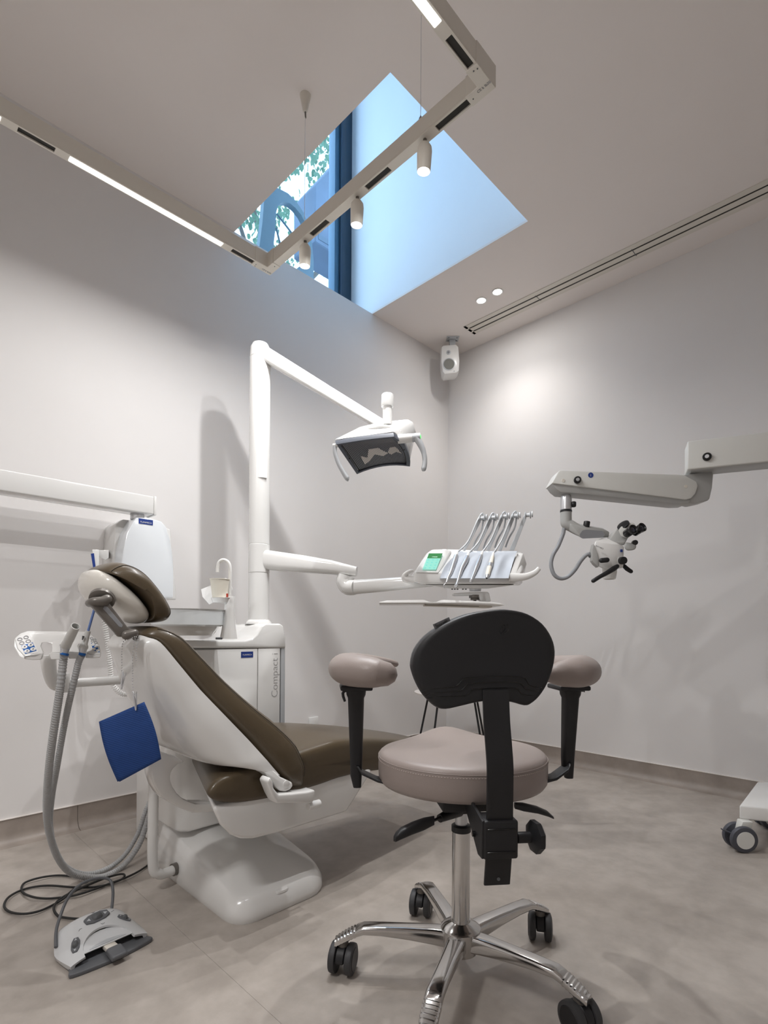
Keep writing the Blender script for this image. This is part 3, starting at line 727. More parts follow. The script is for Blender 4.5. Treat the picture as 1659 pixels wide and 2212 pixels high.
# ------------------------------------------------------------------ instrument console on its two-part arm
KF = Fr(atD(1010, 1240, 2.15), YAW-PI/2)
K = thing('instrument_console', 'white instrument console with green touchscreen and five raised hose arms', 'instrument console', KF)
c6 = lambda u, v, y=0.0: KF.at(700+u/3.318, 1050+v/3.318, y)
c4 = lambda u, v, y=0.0: KF.at(860+u/5.184, 1160+v/5.184, y)
# arm 1 from the pole
a_ = PO+V((0, 0, (z1+z2)/2)); yb = 0.19
p1 = KF.at(757, 1233, yb)
ad = (p1-a_).normalized(); as_ = ad.cross(V((0, 0, 1))).normalized(); au = as_.cross(ad)
m1 = KF.at(660, 1215, yb*1.0); m1 = a_.lerp(p1, 0.42)
b = loft([(a_, as_*0.036, au*0.045, 0.6), (a_.lerp(p1, 0.25), as_*0.036, au*0.043, 0.6), (a_.lerp(p1, 0.5)+V((0, 0, 0.003)), as_*0.036, au*0.038, 0.6), (a_.lerp(p1, 0.8)+V((0, 0, 0.004)), as_*0.036, au*0.031, 0.6), (p1+ad*0.0, as_*0.034, au*0.024, 0.7), (p1+ad*0.028, as_*0.022, au*0.021, 0.8)])
obj('upper_arm', b, white, K)
obj('elbow', tube([KF.at(748, 1243, yb), KF.at(745, 1256, yb), KF.at(752, 1268, yb-0.01), KF.at(768, 1269, yb-0.03)], [0.038, 0.038, 0.036, 0.032], 24, 6), white, K)
b = loft([(KF.at(764, 1268.5, yb-0.03), KF.d(0, 0.03, 0), V((0, 0, 0.032)), 0.7), (KF.at(820, 1264.5, 0.12), KF.d(0, 0.03, 0), V((0, 0, 0.029)), 0.7), (KF.at(900, 1257.5, 0.08), KF.d(0, 0.028, 0), V((0, 0, 0.026)), 0.7), (KF.at(960, 1254, 0.06), KF.d(0, 0.028, 0), V((0, 0, 0.02)), 0.7)])
obj('lower_arm', b, white, K)
# body
front = -0.09; back = 0.05
bodyp = lambda pts, y: [c4(u, v, y) for u, v in pts]
b = hull(bodyp([(180, 395), (300, 410), (1250, 415), (1380, 410), (1300, 520), (300, 525), (170, 500)], front) + bodyp([(330, 165), (560, 130), (1350, 160), (1400, 175), (1440, 300), (1390, 520), (1360, 545), (300, 540), (120, 480)], back), 0.007, 3)
obj('console_body', b, white, K, angle=32)
obj('screen_pod', hull([c4(175, 400, front-0.006), c4(465, 405, front-0.006), c4(330, 165, 0.0), c4(375, 135, 0.02), c4(540, 130, 0.02), c4(600, 150, 0.02), c4(535, 190, -0.005), c4(330, 400, 0.0), c4(600, 190, 0.05)], 0.007, 3), white, K, angle=32)
# holder moulding: light grey, five hollows
hp = [(475, 460), (1235, 460), (1250, 400), (1335, 165), (1320, 155), (690, 165), (600, 210), (520, 330), (470, 430)]
def hpt(u, v, off=0.0):
    t = (v-155)/(460-155); return c4(u, v, back*0.1+(front-0.012-back*0.1)*t+off)
nx, ny = 46, 14
b = nb(); G = []
for j in range(ny+1):
    v_ = 158+(462-158)*j/ny; row = []
    tl = (v_-158)/(462-158)
    ul = 690+(475-690)*min(1, tl*1.25) if tl < 0.8 else 475
    ul = 690*(1-tl)**1.0+470*tl-40*math.sin(PI*tl); ur = 1335+(1237-1335)*tl**0.8
    for i in range(nx+1):
        fx = i/nx; u_ = ul+(ur-ul)*fx
        ph = fx*5 % 1.0; hollow = max(0, math.sin(PI*ph))**1.3*max(0, math.sin(PI*min(1, max(0, (tl-0.12)/0.95))))**0.8
        row.append(b.verts.new(hpt(u_, v_, 0.012*hollow-0.017)))
    G.append(row)
for j in range(ny):
    for i in range(nx): b.faces.new((G[j][i], G[j][i+1], G[j+1][i+1], G[j+1][i]))
r2 = bmesh.ops.extrude_face_region(b, geom=b.faces[:])
for v in [e for e in r2['geom'] if isinstance(e, bmesh.types.BMVert)]: v.co += KF.d(0, 0.022, 0)
obj('instrument_rest', b, mat('cool_grey_moulding', (0.50, 0.54, 0.60), 0.35, noise=0.02), K, angle=50)
obj('end_cheek', hull([c4(1255, 400, front-0.004), c4(1270, 415, front), c4(1335, 180, 0.0), c4(1400, 180, 0.01), c4(1435, 290, 0.0), c4(1440, 310, 0.05), c4(1400, 400, -0.03), c4(1320, 415, front)], 0.005, 2), white2, K)
obj('under_plate', hull([c4(300, 535, -0.05), c4(1300, 535, -0.05), c4(1000, 578, -0.05), c4(580, 578, -0.05), c4(300, 540, 0.04), c4(1300, 540, 0.04), c4(1000, 578, 0.04), c4(580, 578, 0.04)], 0.002, 1), white2, K)
for u in (605, 635, 665, 725, 758): obj('connector', cyl(c4(u, 575, -0.03), c4(u, 590, -0.03), 0.0035, n=10), dgrey, K)
# handles left and right
obj('grab_handle', tube([c4(180, 480, -0.07), c4(90, 465, -0.075), c4(75, 430, -0.08), c4(120, 390, -0.085), c4(170, 375, -0.085)], [0.018, 0.017, 0.012, 0.009, 0.006], 14, 6, squash=(0.7, 1.0)), white2, K)
obj('grab_handle', tube([c4(1240, 450, front-0.004), c4(1340, 452, front-0.008), c4(1440, 440, front-0.012), c4(1530, 400, front-0.014), c4(1580, 350, front-0.014)], [0.017, 0.016, 0.0135, 0.011, 0.008], 14, 6, squash=(0.5, 1.0)), white2, K)
# touchscreen
def scr(u, v, k=0.0):
    t = (v-150)/(400-150); return c4(u, v, 0.0+(front-0.006)*t-0.0075-k)
sc = obj('touchscreen', prism([scr(345, 183), scr(498, 183), scr(425, 364), scr(271, 364)], KF.d(0, 0.004, 0)), scr2, K)
obj('screen_header', prism([scr(345, 183, .0008), scr(498, 183, .0008), scr(478, 238, .0008), scr(325, 238, .0008)], KF.d(0, 0.0006, 0)), scr1, sc)
sxd = (scr(478, 238)-scr(325, 238)).normalized(); syd = (scr(345, 183)-scr(271, 364)).normalized()
obj('screen_text', text_bm('17:00:00', 0.0065, scr(408, 223, .0016), sxd, syd, 0.0001), scrw, sc)
b = nb()
for r_ in range(4):
    for c_ in range(3):
        vv = 256+r_*30; uu = 342-(vv-256)*0.40+c_*49
        merge(b, prism([scr(uu-8, vv-6, .0012), scr(uu+10, vv-6, .0012), scr(uu+6, vv+4, .0012), scr(uu-12, vv+4, .0012)], KF.d(0, 0.0004, 0)))
obj('screen_icons', b, mat('screen_icon_teal', (0.1, 0.4, 0.35), 0.4, emit=(0.12, 0.5, 0.42), es=0.7), sc, kind='stuff')
# five hose arms with pulleys
c5 = lambda u, v, y=0.0: KF.at(980+u/8.295, 1090+v/8.295, y)
tops = [(505, 245), (700, 235), (905, 215), (1100, 205), (1320, 190)]
bases = [((150, 860), (195, 860)), ((345, 850), (410, 850)), ((575, 840), (635, 840)), ((800, 830), (855, 830)), ((1000, 820), (1085, 820))]
for i, ((tu, tv), ((bu0, bv), (bu1, _))) in enumerate(zip(tops, bases)):
    b = prism([c5(bu0, bv, 0.03), c5(bu1, bv, 0.03), c5(tu-20, tv+70, 0.02), c5(tu-45, tv-10, 0.02), c5(tu-70, tv+30, 0.02)], KF.d(0, 0.008, 0), 0.001, 1)
    wa = obj('hose_arm', b, lgrey if i < 5 else lgrey, K)
    pc_ = c5(tu+(10 if i < 4 else 10), tv, 0.02); axd = (KF.d(1, -0.35, 0.05)).normalized()
    for off in (-0.0095, 0.0095):
        obj('pulley_cheek', lathe([(0.0135, -0.0022), (0.0155, 0.0), (0.0135, 0.0022)], pc_+axd*off, axd, 20), mgrey if False else lgrey, wa)
    obj('pulley_hub', cyl(pc_-axd*0.009, pc_+axd*0.009, 0.0075, n=18), lgrey, wa)
    b = lathe([(0.0115, -0.0025), (0.0125, 0.0025), (0.0055, 0.0025), (0.0055, -0.0025), (0.0115, -0.0025)], pc_+axd*0.017+V((0, 0, 0.002)), axd, 20, cap=False)
    obj('pulley_ring', b, lgrey, wa)
# bracket + tray
obj('tray_spindle', cyl(c4(863, 575, -0.02), c4(863, 605, -0.02), 0.024, bev=0.001), steel, K)
obj('tray_arm', prism([c4(620, 630, -0.04), c4(640, 628, -0.04), c4(880, 612, -0.04), c4(1005, 615, -0.04), c4(1020, 630, -0.04), c4(1040, 715, -0.04), c4(1030, 722, -0.04), c4(925, 718, -0.04), c4(905, 668, -0.04), c4(870, 650, -0.04), c4(760, 655, -0.04), c4(640, 657, -0.04), c4(620, 650, -0.04)], KF.d(0, 0.04, 0), 0.002, 2), white2, K, angle=50)
obj('tray_knob', lathe([(0.024, 0.0), (0.024, 0.012), (0.018, 0.013), (0.018, 0.02), (0.006, 0.021), (0.006, 0.024)], c4(860, 650, -0.02), (0, 0, -1), 24), gunm, K)
TR = thing('instrument_tray', 'thin white tray with a dipped middle held below the instrument console', 'tray', Fr(c6(840, 850, -0.03), YAW-PI/2))
tpr = [(395, 832), (450, 820), (715, 815), (735, 822), (765, 833), (805, 832), (830, 820), (860, 815), (1180, 830), (1260, 838), (1295, 852)]
tb = [(1285, 856), (1200, 850), (860, 838), (810, 842), (755, 842), (718, 836), (560, 838), (395, 838)]
b = prism([c6(u, v, -0.13) for u, v in tpr+tb], KF.d(0, 0.2, 0), 0.0008, 1)
obj('tray_plate', b, ivory if False else white2, TR, angle=50)
b = prism([c6(718, 842, -0.05), c6(1205, 853, -0.05), c6(1205, 870, -0.05), c6(1180, 873, -0.05), c6(718, 858, -0.05)], KF.d(0, 0.06, 0), 0.001, 1)
obj('tray_rail', b, steel if False else ivory, TR)
obj('rail_groove', prism([c6(722, 848, -0.0505), c6(1110, 860, -0.0505), c6(1110, 864, -0.0505), c6(722, 852, -0.0505)], KF.d(0, 0.002, 0)), gunm, TR)
# handpieces
HP = [('air_water_syringe', 'grey air and water syringe with a thin curved tip, leftmost in the instrument rest', [(650, 210, 1), (630, 270, 1), (590, 390, 1), (560, 455, 1), (540, 510, 1)], [0.009, 0.0095, 0.0085, 0.006, 0.0022], steel, [(540, 510), (515, 535), (513, 555), (525, 573)], (480, 175)),
      ('turbine_handpiece', 'silver handpiece with a round angled head, second from the left in the rest', [(775, 220, 1), (755, 270, 1), (715, 345, 1), (690, 420, 1), (665, 500, 1), (652, 540, 1)], [0.0085, 0.0105, 0.009, 0.007, 0.0045, 0.0045], steel, None, (680, 165)),
      ('contra_angle_handpiece', 'silver handpiece with a square head, middle one in the rest', [(930, 205, 1), (905, 270, 1), (880, 330, 1), (850, 410, 1), (820, 485, 1)], [0.0065, 0.008, 0.0085, 0.0065, 0.0045], steel, None, (880, 130)),
      ('scaler_handpiece', 'white handpiece with a silver nose, fourth from the left in the rest', [(1058, 220, 1), (1040, 290, 1), (1020, 350, 1), (1000, 430, 1)], [0.007, 0.0085, 0.0095, 0.0085], paper, None, (1070, 120))]
for i, (nm, lb, pts, rs, mt_, tip, hv) in enumerate(HP):
    P = [c4(u, v, -0.134+0.11*(1-(v-200)/300)) for u, v, _ in pts]
    t = thing(nm, lb, 'handpiece', Fr(P[-1], YAW-PI/2), group='handpieces resting on the console')
    obj('handpiece_body', tube(P, rs, 16, 5), mt_, t)
    tu, tv = tops[i]
    gx = lambda u, v, y: c5(u, v, y)
    start = P[0]; d0 = (P[0]-P[1]).normalized()
    hose = [start-d0*0.004, start+d0*0.02, gx(tu-250+i*5, tv+420, 0.0), gx(tu-100, tv+90, 0.01), gx(tu-35, tv-40, 0.02), gx(tu+5, tv-82, 0.022), gx(tu+28, tv-40, 0.024), gx(tu+18, tv+90, 0.03), gx(tu-15, tv+230, 0.035), gx(tu-110, tv+400, 0.04), gx(tu-170, tv+560, 0.045)]
    obj('hose', tube(hose, 0.0036, 10, 6), lgrey if i != 3 else lgrey, t)
    obj('coupling', tube([start-d0*0.002, start+d0*0.024], [0.0065, 0.0052], 14, 0), white2, t)
    if tip: obj('tip', tube([c4(u, v, -0.128) for u, v in tip], 0.0018, 8), steel, t)
    e = P[-1]; dd = (P[-1]-P[-2]).normalized()
    if i == 1:
        h_ = lathe([(0.006, -0.007), (0.0068, -0.006), (0.0068, 0.006), (0.006, 0.007)], e+dd*0.004, (FW*-1+RT*-0.3), 20); obj('head', h_, steel, t)
    if i == 2:
        h_ = lathe([(0.006, -0.006), (0.0068, -0.005), (0.0068, 0.006), (0.006, 0.007)], e+dd*0.004, V((0, 0, 1))+RT*0.2, 20); obj('head', h_, steel, t)
    if i == 3:
        obj('nose_cone', tube([e-dd*0.001, e+dd*0.018], [0.0085, 0.0055], 18, 0), steel, t)
        obj('nose_bore', cyl(e+dd*0.018, e+dd*0.0186, 0.0038, n=14), black, t)
        obj('collar', tube([P[1]+(P[2]-P[1])*0.2, P[1]+(P[2]-P[1])*0.8], 0.0098, 18, 0), steel, t)

# ------------------------------------------------------------------ x-ray unit on the left wall
XR = thing('wall_xray_unit', 'white wall-mounted x-ray unit with long horizontal beam and control box', 'x-ray unit', loc=(0.9, YA, 1.0))
yb_ = 2.34
a0, a1, a2, a3 = onY(333, 1070, yb_), onY(333, 1110, yb_), onY(0, 1015, yb_), onY(0, 1062, yb_)
zt = (a0.z+a2.z)/2; zbm = (a1.z+a3.z)/2
obj('beam', box((-0.55, yb_, zbm), (a0.x, yb_+0.085, zt), 0.006, 3), white, XR)
obj('beam_end_cap', box((a0.x, yb_-0.001, zbm-0.002), (a0.x+0.012, yb_+0.086, zt+0.002), 0.004, 2), white2, XR)
obj('pivot', cyl((a0.x-0.055, yb_+0.042, zbm-0.025), (a0.x-0.055, yb_+0.042, zbm+0.002), 0.028, bev=0.001), steel, XR)
obj('wall_arm', box((-0.55, yb_+0.08, zbm+0.01), (-0.40, YA, zt-0.01), 0.01), white, XR)
yf = 2.34
def X_(px, py, y=yf): return onY(px, py, y)
bodyL = onY(232, 1200, 2.47).x; 
b = prism([V((bodyL, 2.43, X_(300, 1290).z)), V((bodyL+0.006, 2.43, X_(300, 1290).z)), V((bodyL+0.26, 2.43, X_(300, 1290).z)), V((bodyL+0.25, 2.43, X_(300, 1120).z)), V((bodyL+0.03, 2.43, X_(300, 1117).z))][0:1]+[V((bodyL+0.29, 2.43, X_(300, 1290).z)), V((bodyL+0.26, 2.43, X_(300, 1125).z)), V((bodyL+0.20, 2.43, X_(300, 1117).z)), V((bodyL+0.05, 2.43, X_(300, 1117).z)), V((bodyL+0.02, 2.43, X_(300, 1130).z))], (0, YA-2.43, 0), 0.008, 3)
obj('control_box', b, white, XR)
shp = [(262, 1290), (262, 1225), (266, 1190), (275, 1150), (288, 1126), (296, 1117), (325, 1118), (350, 1126), (360, 1138), (368, 1165), (374, 1200), (376, 1240), (375, 1292)]
P = [X_(u, v) for u, v in shp]
cc_ = sum(P, V())/len(P)
b = nb(); add_faces(b, [[V((p.x, yf+0.012, p.z)) for p in P][::1], [V((p.x, 2.44, p.z)) for p in P]], cap=True)
b2 = [[V((cc_.x+(p.x-cc_.x)*k, yf+dy, cc_.z+(p.z-cc_.z)*k)) for p in P] for k, dy in ((0.93, 0.0), (0.985, 0.004), (1.0, 0.014), (1.0, 0.10))]
b.free(); b = nb(); add_faces(b, b2)
fc_ = obj('front_cover', b, mat('pale_blue_white_plastic', (0.74, 0.77, 0.80), 0.15, coat=0.5, noise=0.01), XR, angle=35)
c_ = X_(315, 1126.5)
bd = obj('badge', box((X_(299.5, 1126).x, yf-0.002, X_(310, 1132).z), (X_(330, 1126).x, yf+0.006, X_(310, 1121).z)), bluep, XR)
obj('badge_print', text_bm('PLANMECA', 0.0095, (c_.x, yf-0.0025, c_.z-0.005), (1, 0, 0), (0, 0, 1), 0.0002), white, bd)
hk = 2.42
obj('switch_bracket', hull([X_(212, 1188, hk), X_(235, 1188, hk), X_(235, 1205, hk), X_(228, 1210, hk), X_(214, 1203, hk), X_(235, 1190, hk+0.08), X_(235, 1206, hk+0.08), X_(216, 1190, hk+0.04)], 0.002, 2), white, XR)
HS = thing('hand_switch', 'white exposure hand switch with blue label strip and coiled cord by the x-ray unit', 'hand switch', Fr(X_(208, 1230, hk-0.01)))
obj('switch_body', hull([X_(199, 1187, hk-0.02), X_(214, 1187, hk-0.02), X_(214, 1240, hk-0.02), X_(206, 1240, hk-0.02), X_(199, 1187, hk+0.01), X_(214, 1187, hk+0.01), X_(214, 1240, hk+0.01), X_(206, 1240, hk+0.01)], 0.003, 2), white, HS)
obj('label_strip', prism([X_(196.5, 1196, hk-0.0215), X_(203, 1195, hk-0.0215), X_(207, 1228, hk-0.0215), X_(202, 1230, hk-0.0215)], (0, 0.002, 0)), bluep, HS)
cordp = catmull([X_(206, 1240, 2.44), X_(214, 1300, 2.44), X_(225, 1340, 2.44), X_(231, 1380, 2.43), X_(237, 1430, 2.42), X_(241, 1470, 2.42), X_(252, 1490, 2.42), X_(268, 1500, 2.43), X_(292, 1496, 2.46)], 60)
hp_ = []
tot = 0.0; prev = cordp[0]; u = V((0, -1, 0))
for i, p in enumerate(cordp):
    tot += (p-prev).length; prev = p
    t_ = (cordp[min(i+1, len(cordp)-1)]-cordp[max(i-1, 0)]).normalized(); s_ = t_.cross(u).normalized()
    a = tot/0.0095*2*PI
    hp_.append(p+(u*math.cos(a)+s_*math.sin(a))*0.0085)
obj('coiled_cord', tube(hp_, 0.0028, 6, 0), white2, HS)
o_ = onY(676, 1553, YA)
obj('wall_socket', box((o_.x-0.035, YA-0.012, o_.z-0.045), (o_.x+0.035, YA, o_.z+0.012), 0.003, 2), white2, label='small white socket plate on the left wall above the chair seat', cat='socket')

# ------------------------------------------------------------------ microscope on its swing arm and wheeled stand
MF = Fr(atD(1340, 1130, 2.3), YAW-PI/2)
MS = thing('surgical_microscope', 'grey and white surgical microscope on a swing arm reaching in from the right', 'microscope', MF)
mA = lambda u, v, y=0.0: MF.at(1150+u/3.259, 900+v/3.259, y)
mB = lambda u, v, y=0.0: MF.at(1150+u/5.925, 1080+v/5.925, y)
# rear arm (runs right and nearer)
AF = Fr(mA(1180, 270, -0.05), YAW-PI/2-R(24))
aA = lambda u, v, y=0.0: AF.at(1150+u/3.259, 900+v/3.259, y)
l0 = aA(1092, 172); l1 = aA(1098, 372)
e0 = aA(1659, 68); e1 = aA(1659, 292)
dt = (e0-l0); db_ = (e1-l1); k2 = 1.62
zt_ = (l0.z+e0.z)/2; zb_ = (l1.z+e1.z)/2
bx_ = V((l0.x, l0.y, 0)); ex_ = V((l0.x, l0.y, 0))+V((dt.x, dt.y, 0))*k2
b = prism([V((bx_.x, bx_.y, l0.z)), V((bx_.x, bx_.y, l1.z)), V((ex_.x, ex_.y, l1.z)), V((ex_.x, ex_.y, l0.z))], AF.d(0, 0.11, 0), 0.006, 3)
obj('rear_arm', b, scopew, MS)
obj('rear_arm_base', prism([V((bx_.x, bx_.y, l1.z+0.004))+AF.d(0.012, 0.006, 0), V((ex_.x, ex_.y, l1.z+0.004))+AF.d(0, 0.006, 0), V((ex_.x, ex_.y, l1.z-0.004))+AF.d(0, 0.01, 0), V((bx_.x, bx_.y, l1.z-0.004))+AF.d(0.016, 0.01, 0)], AF.d(0, 0.098, 0), 0.001, 1), scopeg, MS)
def knob(par, p, d, r, h, m=blackg, top=True):
    o = obj('knob', lathe([(r*0.8, 0), (r, h*0.2), (r, h*0.75), (r*0.8, h), (0.001, h)], p, d, 22), m, par)
    if top: obj('knob_cap', lathe([(r*0.5, 0), (r*0.45, 0.0012), (0.0005, 0.0012)], p+V(d).normalized()*h, d, 16), steel, o)
    return o
knob(MS, aA(1230, 286, 0.002), AF.d(-0.15, -1, 0), 0.017, 0.016)
obj('joint_collar', lathe([(0.045, 0.0), (0.043, -0.008), (0.036, -0.024), (0.036, -0.03)], mA(1185, 352, 0.02)+V((0, 0, 0.012)), (0, 0, 1), 32), scopeg, MS)
# elbow casting
b = prism([mA(1110, 402), mA(1205, 388), mA(1262, 386), mA(1277, 402), mA(1268, 500), mA(1250, 580), mA(1235, 592), mA(1145, 612), mA(1090, 598), mA(1050, 560), mA(1100, 480), mA(1060, 412)], MF.d(0, 0.075, 0), 0.008, 3)
obj('elbow_casting', b, scopeg, MS)
# front arm
b = prism([mA(200, 376, -0.012), mA(185, 382, -0.012), mA(138, 468, -0.012), mA(600, 525, -0.012), mA(1080, 584, -0.012), mA(1120, 575, -0.012), mA(1150, 540, -0.012), mA(1168, 485, -0.012), mA(1155, 455, -0.012), mA(1080, 414, -0.012), mA(1060, 408, -0.012)], MF.d(0, 0.10, 0), 0.005, 2)
obj('front_arm', b, scopew, MS, angle=30)
b = prism([mA(145, 476, -0.004), mA(165, 505, -0.004), mA(200, 532, -0.004), mA(330, 542, -0.004), mA(1030, 614, -0.004), mA(1100, 612, -0.004), mA(1120, 585, -0.004), mA(600, 522, -0.004), mA(138, 464, -0.004)], MF.d(0, 0.085, 0), 0.004, 2)
obj('front_arm_base', b, scopeg, MS)
knob(MS, mA(316, 449, -0.012), MF.d(-0.2, -1, 0), 0.0155, 0.016)
for u, v in ((218, 450), (1081, 491)): 
    sc_ = obj('screw', lathe([(0.0075, 0.0), (0.0068, 0.0012), (0.001, 0.0012)], mA(u, v, -0.0122), MF.d(0, -1, 0), 20), ivory, MS)
g_ = obj('blue_symbol', lathe([(0.0115, 0.0), (0.0115, 0.0006), (0.0005, 0.0006)], mA(411, 412, -0.0122), MF.d(0, -1, 0), 24), bluep, MS)
obj('symbol_print', text_bm('i', 0.017, mA(411, 412, -0.0132), MF.d(1, 0, 0), (0, 0, 1), 0.0001), scopew, g_)
# vertical joint
obj('steel_joint', lathe([(0.0185, 0.0), (0.0185, -0.012), (0.0225, -0.020), (0.0245, -0.035), (0.0245, -0.078), (0.001, -0.078)], mA(237, 532, 0.03)+V((0, 0, 0)), (0, 0, 1), 36), steel, MS)
obj('joint_ring', lathe([(0.0252, 0.0), (0.0252, -0.007)], mA(237, 662, 0.03), (0, 0, 1), 36), black, MS)
knob(MS, mA(276, 618, 0.02), MF.d(1, -0.2, 0), 0.013, 0.018, black, False)
obj('drop_tube', tube([mA(237, 668, 0.03), mA(237, 720, 0.03), mA(241, 752, 0.03), mA(275, 772, 0.025), mA(310, 792, 0.02), mA(340, 808, 0.015)], [0.0240, 0.0240, 0.0245, 0.0245, 0.024, 0.0225], 26, 7), scopeg, MS)
b = hull([mB(480, 300, 0.0), mB(700, 350, 0.0), mB(900, 370, 0.01), mB(985, 410, 0.02), mB(970, 480, 0.02), mB(640, 495, -0.01), mB(600, 470, -0.01), mB(600, 440, -0.014), mB(670, 375, -0.014), mB(850, 395, -0.005), mB(520, 290, 0.04), mB(900, 360, 0.05), mB(980, 470, 0.05), mB(640, 480, 0.045), mB(470, 390, 0.01)], 0.006, 3)
obj('carrier_arm', b, scopeg, MS, angle=35)
obj('arm_face', prism([mB(605, 440, -0.0145), mB(640, 392, -0.0145), mB(690, 378, -0.0145), mB(890, 395, -0.008), mB(935, 440, -0.006), mB(900, 482, -0.006), mB(650, 494, -0.0125), mB(615, 475, -0.0145)], MF.d(0, 0.002, 0)), mgrey, MS)
obj('knob', cyl(mB(688, 350, 0.01), mB(700, 275, 0.01), 0.0135, bev=0.002), black, MS)
# head
b = hull([mB(805, 522, -0.03), mB(780, 600, -0.03), mB(775, 770, -0.03), mB(850, 858, -0.035), mB(1010, 900, -0.045), mB(1160, 870, -0.03), mB(1172, 700, -0.045), mB(1172, 595, -0.045), mB(1100, 560, -0.055), mB(960, 490, -0.02), mB(900, 485, 0.03), mB(1170, 600, 0.05), mB(1165, 860, 0.05), mB(790, 540, 0.06), mB(790, 770, 0.06), mB(900, 880, 0.05)], 0.006, 3)
obj('microscope_head', b, white2, MS, angle=32)
obj('side_cheek', prism([mB(786, 560, -0.036), mB(768, 640, -0.036), mB(768, 775, -0.036), mB(800, 820, -0.037), mB(848, 862, -0.039), mB(846, 760, -0.042), mB(838, 690, -0.042)], MF.d(0, 0.03, 0), 0.002, 2), scopeg, MS)
obj('objective_housing', lathe([(0.030, 0.0), (0.030, -0.018), (0.026, -0.045), (0.024, -0.049), (0.018, -0.049), (0.018, -0.046), (0.001, -0.045)], mB(990, 870, 0.0), (0.04, 0, 1), 32), white2, MS)
b = nb()
d_ = MF.d(0.62, -0.55, 0.45).normalized()
obj('binocular_base', hull([mB(960, 555, -0.03), mB(1170, 585, -0.045), mB(1120, 540, 0.03), mB(950, 500, 0.02), mB(1080, 380, -0.02), mB(1140, 330, 0.02), mB(1230, 480, -0.05), mB(1180, 540, -0.05), mB(1000, 430, 0.0), mB(1200, 350, 0.03)], 0.007, 3), scopeg, MS)
obj('binocular_bridge', hull([mB(1090, 380, -0.045), mB(1180, 300, -0.02), mB(1300, 290, -0.03), mB(1330, 340, -0.04), mB(1220, 500, -0.06), mB(1130, 470, -0.06), mB(1190, 290, 0.02), mB(1300, 300, 0.02)], 0.006, 3), lgrey if False else scopew, MS)
obj('ipd_dial', lathe([(0.024, 0.0), (0.026, 0.002), (0.026, 0.009), (0.02, 0.011), (0.001, 0.011)], mB(1172, 335, -0.02), MF.d(-0.62, -0.35, 0.6), 28), black, MS)
for (u0, v0, u1, v1, y_) in ((1195, 440, 1300, 368, -0.075), (1300, 420, 1415, 345, -0.045)):
    pa, pb_ = mB(u0, v0, y_), mB(u1, v1, y_-0.045)
    dd = (pb_-pa).normalized(); Ln = (pb_-pa).length
    ep = obj('eyepiece', lathe([(0.0145, 0.0), (0.0175, 0.004), (0.0175, Ln*0.55), (0.0150, Ln*0.60), (0.0190, Ln*0.70), (0.0200, Ln*0.98), (0.0170, Ln), (0.0150, Ln-0.002), (0.013, Ln-0.006), (0.001, Ln-0.006)], pa, dd, 30), blackg, MS)
    obj('lens', lathe([(0.0125, 0.0), (0.008, 0.002), (0.001, 0.003)], pb_-dd*0.006, dd, 20), mat('dark_lens', (0.01, 0.012, 0.03), 0.03, coat=1.0), ep)
obj('side_module', hull([mB(1175, 600, -0.05), mB(1190, 540, -0.05), mB(1330, 570, -0.06), mB(1330, 620, -0.06), mB(1290, 645, -0.06), mB(1190, 650, -0.05), mB(1180, 550, 0.0), mB(1320, 560, 0.0), mB(1300, 640, 0.0)], 0.007, 3), lgrey if False else scopeg, MS)
obj('knob', cyl(mB(1300, 548, -0.01), mB(1318, 545, -0.06), 0.011, bev=0.002), black, MS)
obj('knob', tube([mB(885, 775, -0.058), mB(955, 768, -0.062)], [0.0105, 0.0105], 18, 0, squash=(1, 1), roundcap=True), black, MS)
kd = MF.d(0.12, -1, -0.05)
obj('dial_ring', lathe([(0.019, 0.0), (0.019, 0.002), (0.001, 0.002)], mB(1138, 775, -0.046), kd, 28), white2, MS)
obj('knob', lathe([(0.016, 0.0), (0.0165, 0.008), (0.0155, 0.018), (0.001, 0.018)], mB(1142, 778, -0.050), kd, 26), black, MS)
obj('hand_grip', tube([mB(1085, 850, -0.055), mB(1040, 880, -0.06), mB(960, 930, -0.066), mB(860, 985, -0.07), mB(780, 1035, -0.07)], [0.009, 0.0115, 0.0098, 0.0085, 0.0088], 18, 5, roundcap=True), black, MS)
obj('hand_grip', tube([mB(1175, 845, 0.0), mB(1210, 880, -0.01), mB(1262, 915, -0.02)], [0.0085, 0.0095, 0.0085], 16, 5, roundcap=True), black, MS)
tx = (mB(905, 625, -0.052)-mB(820, 590, -0.045)).normalized()
obj('head_lettering', text_bm('EXTARO', 0.0085, mB(862, 608, -0.052), tx, (0, 0, 1), 0.0012), inkd, MS)
obj('head_badge', prism([mB(1130, 632, -0.0555), mB(1157, 632, -0.0545), mB(1157, 667, -0.0545), mB(1130, 667, -0.0555)], MF.d(0, 0.004, 0)), bluep, MS)
obj('light_cable', tube([mB(405, 360, 0.03), mB(400, 400, 0.03), mB(388, 450, 0.03), mB(330, 590, 0.03), mB(262, 710, 0.03), mB(240, 830, 0.03), mB(275, 950, 0.03), mB(355, 1005, 0.03), mB(450, 985, 0.03), mB(540, 900, 0.02), mB(620, 780, 0.01), mB(690, 705, 0.0), mB(745, 690, -0.005)], 0.0085, 14, 7), mgrey, MS)
obj('cable_plug', tube([mB(728, 700, -0.004), mB(770, 712, -0.01)], [0.011, 0.016], 16, 0), dgrey, MS)
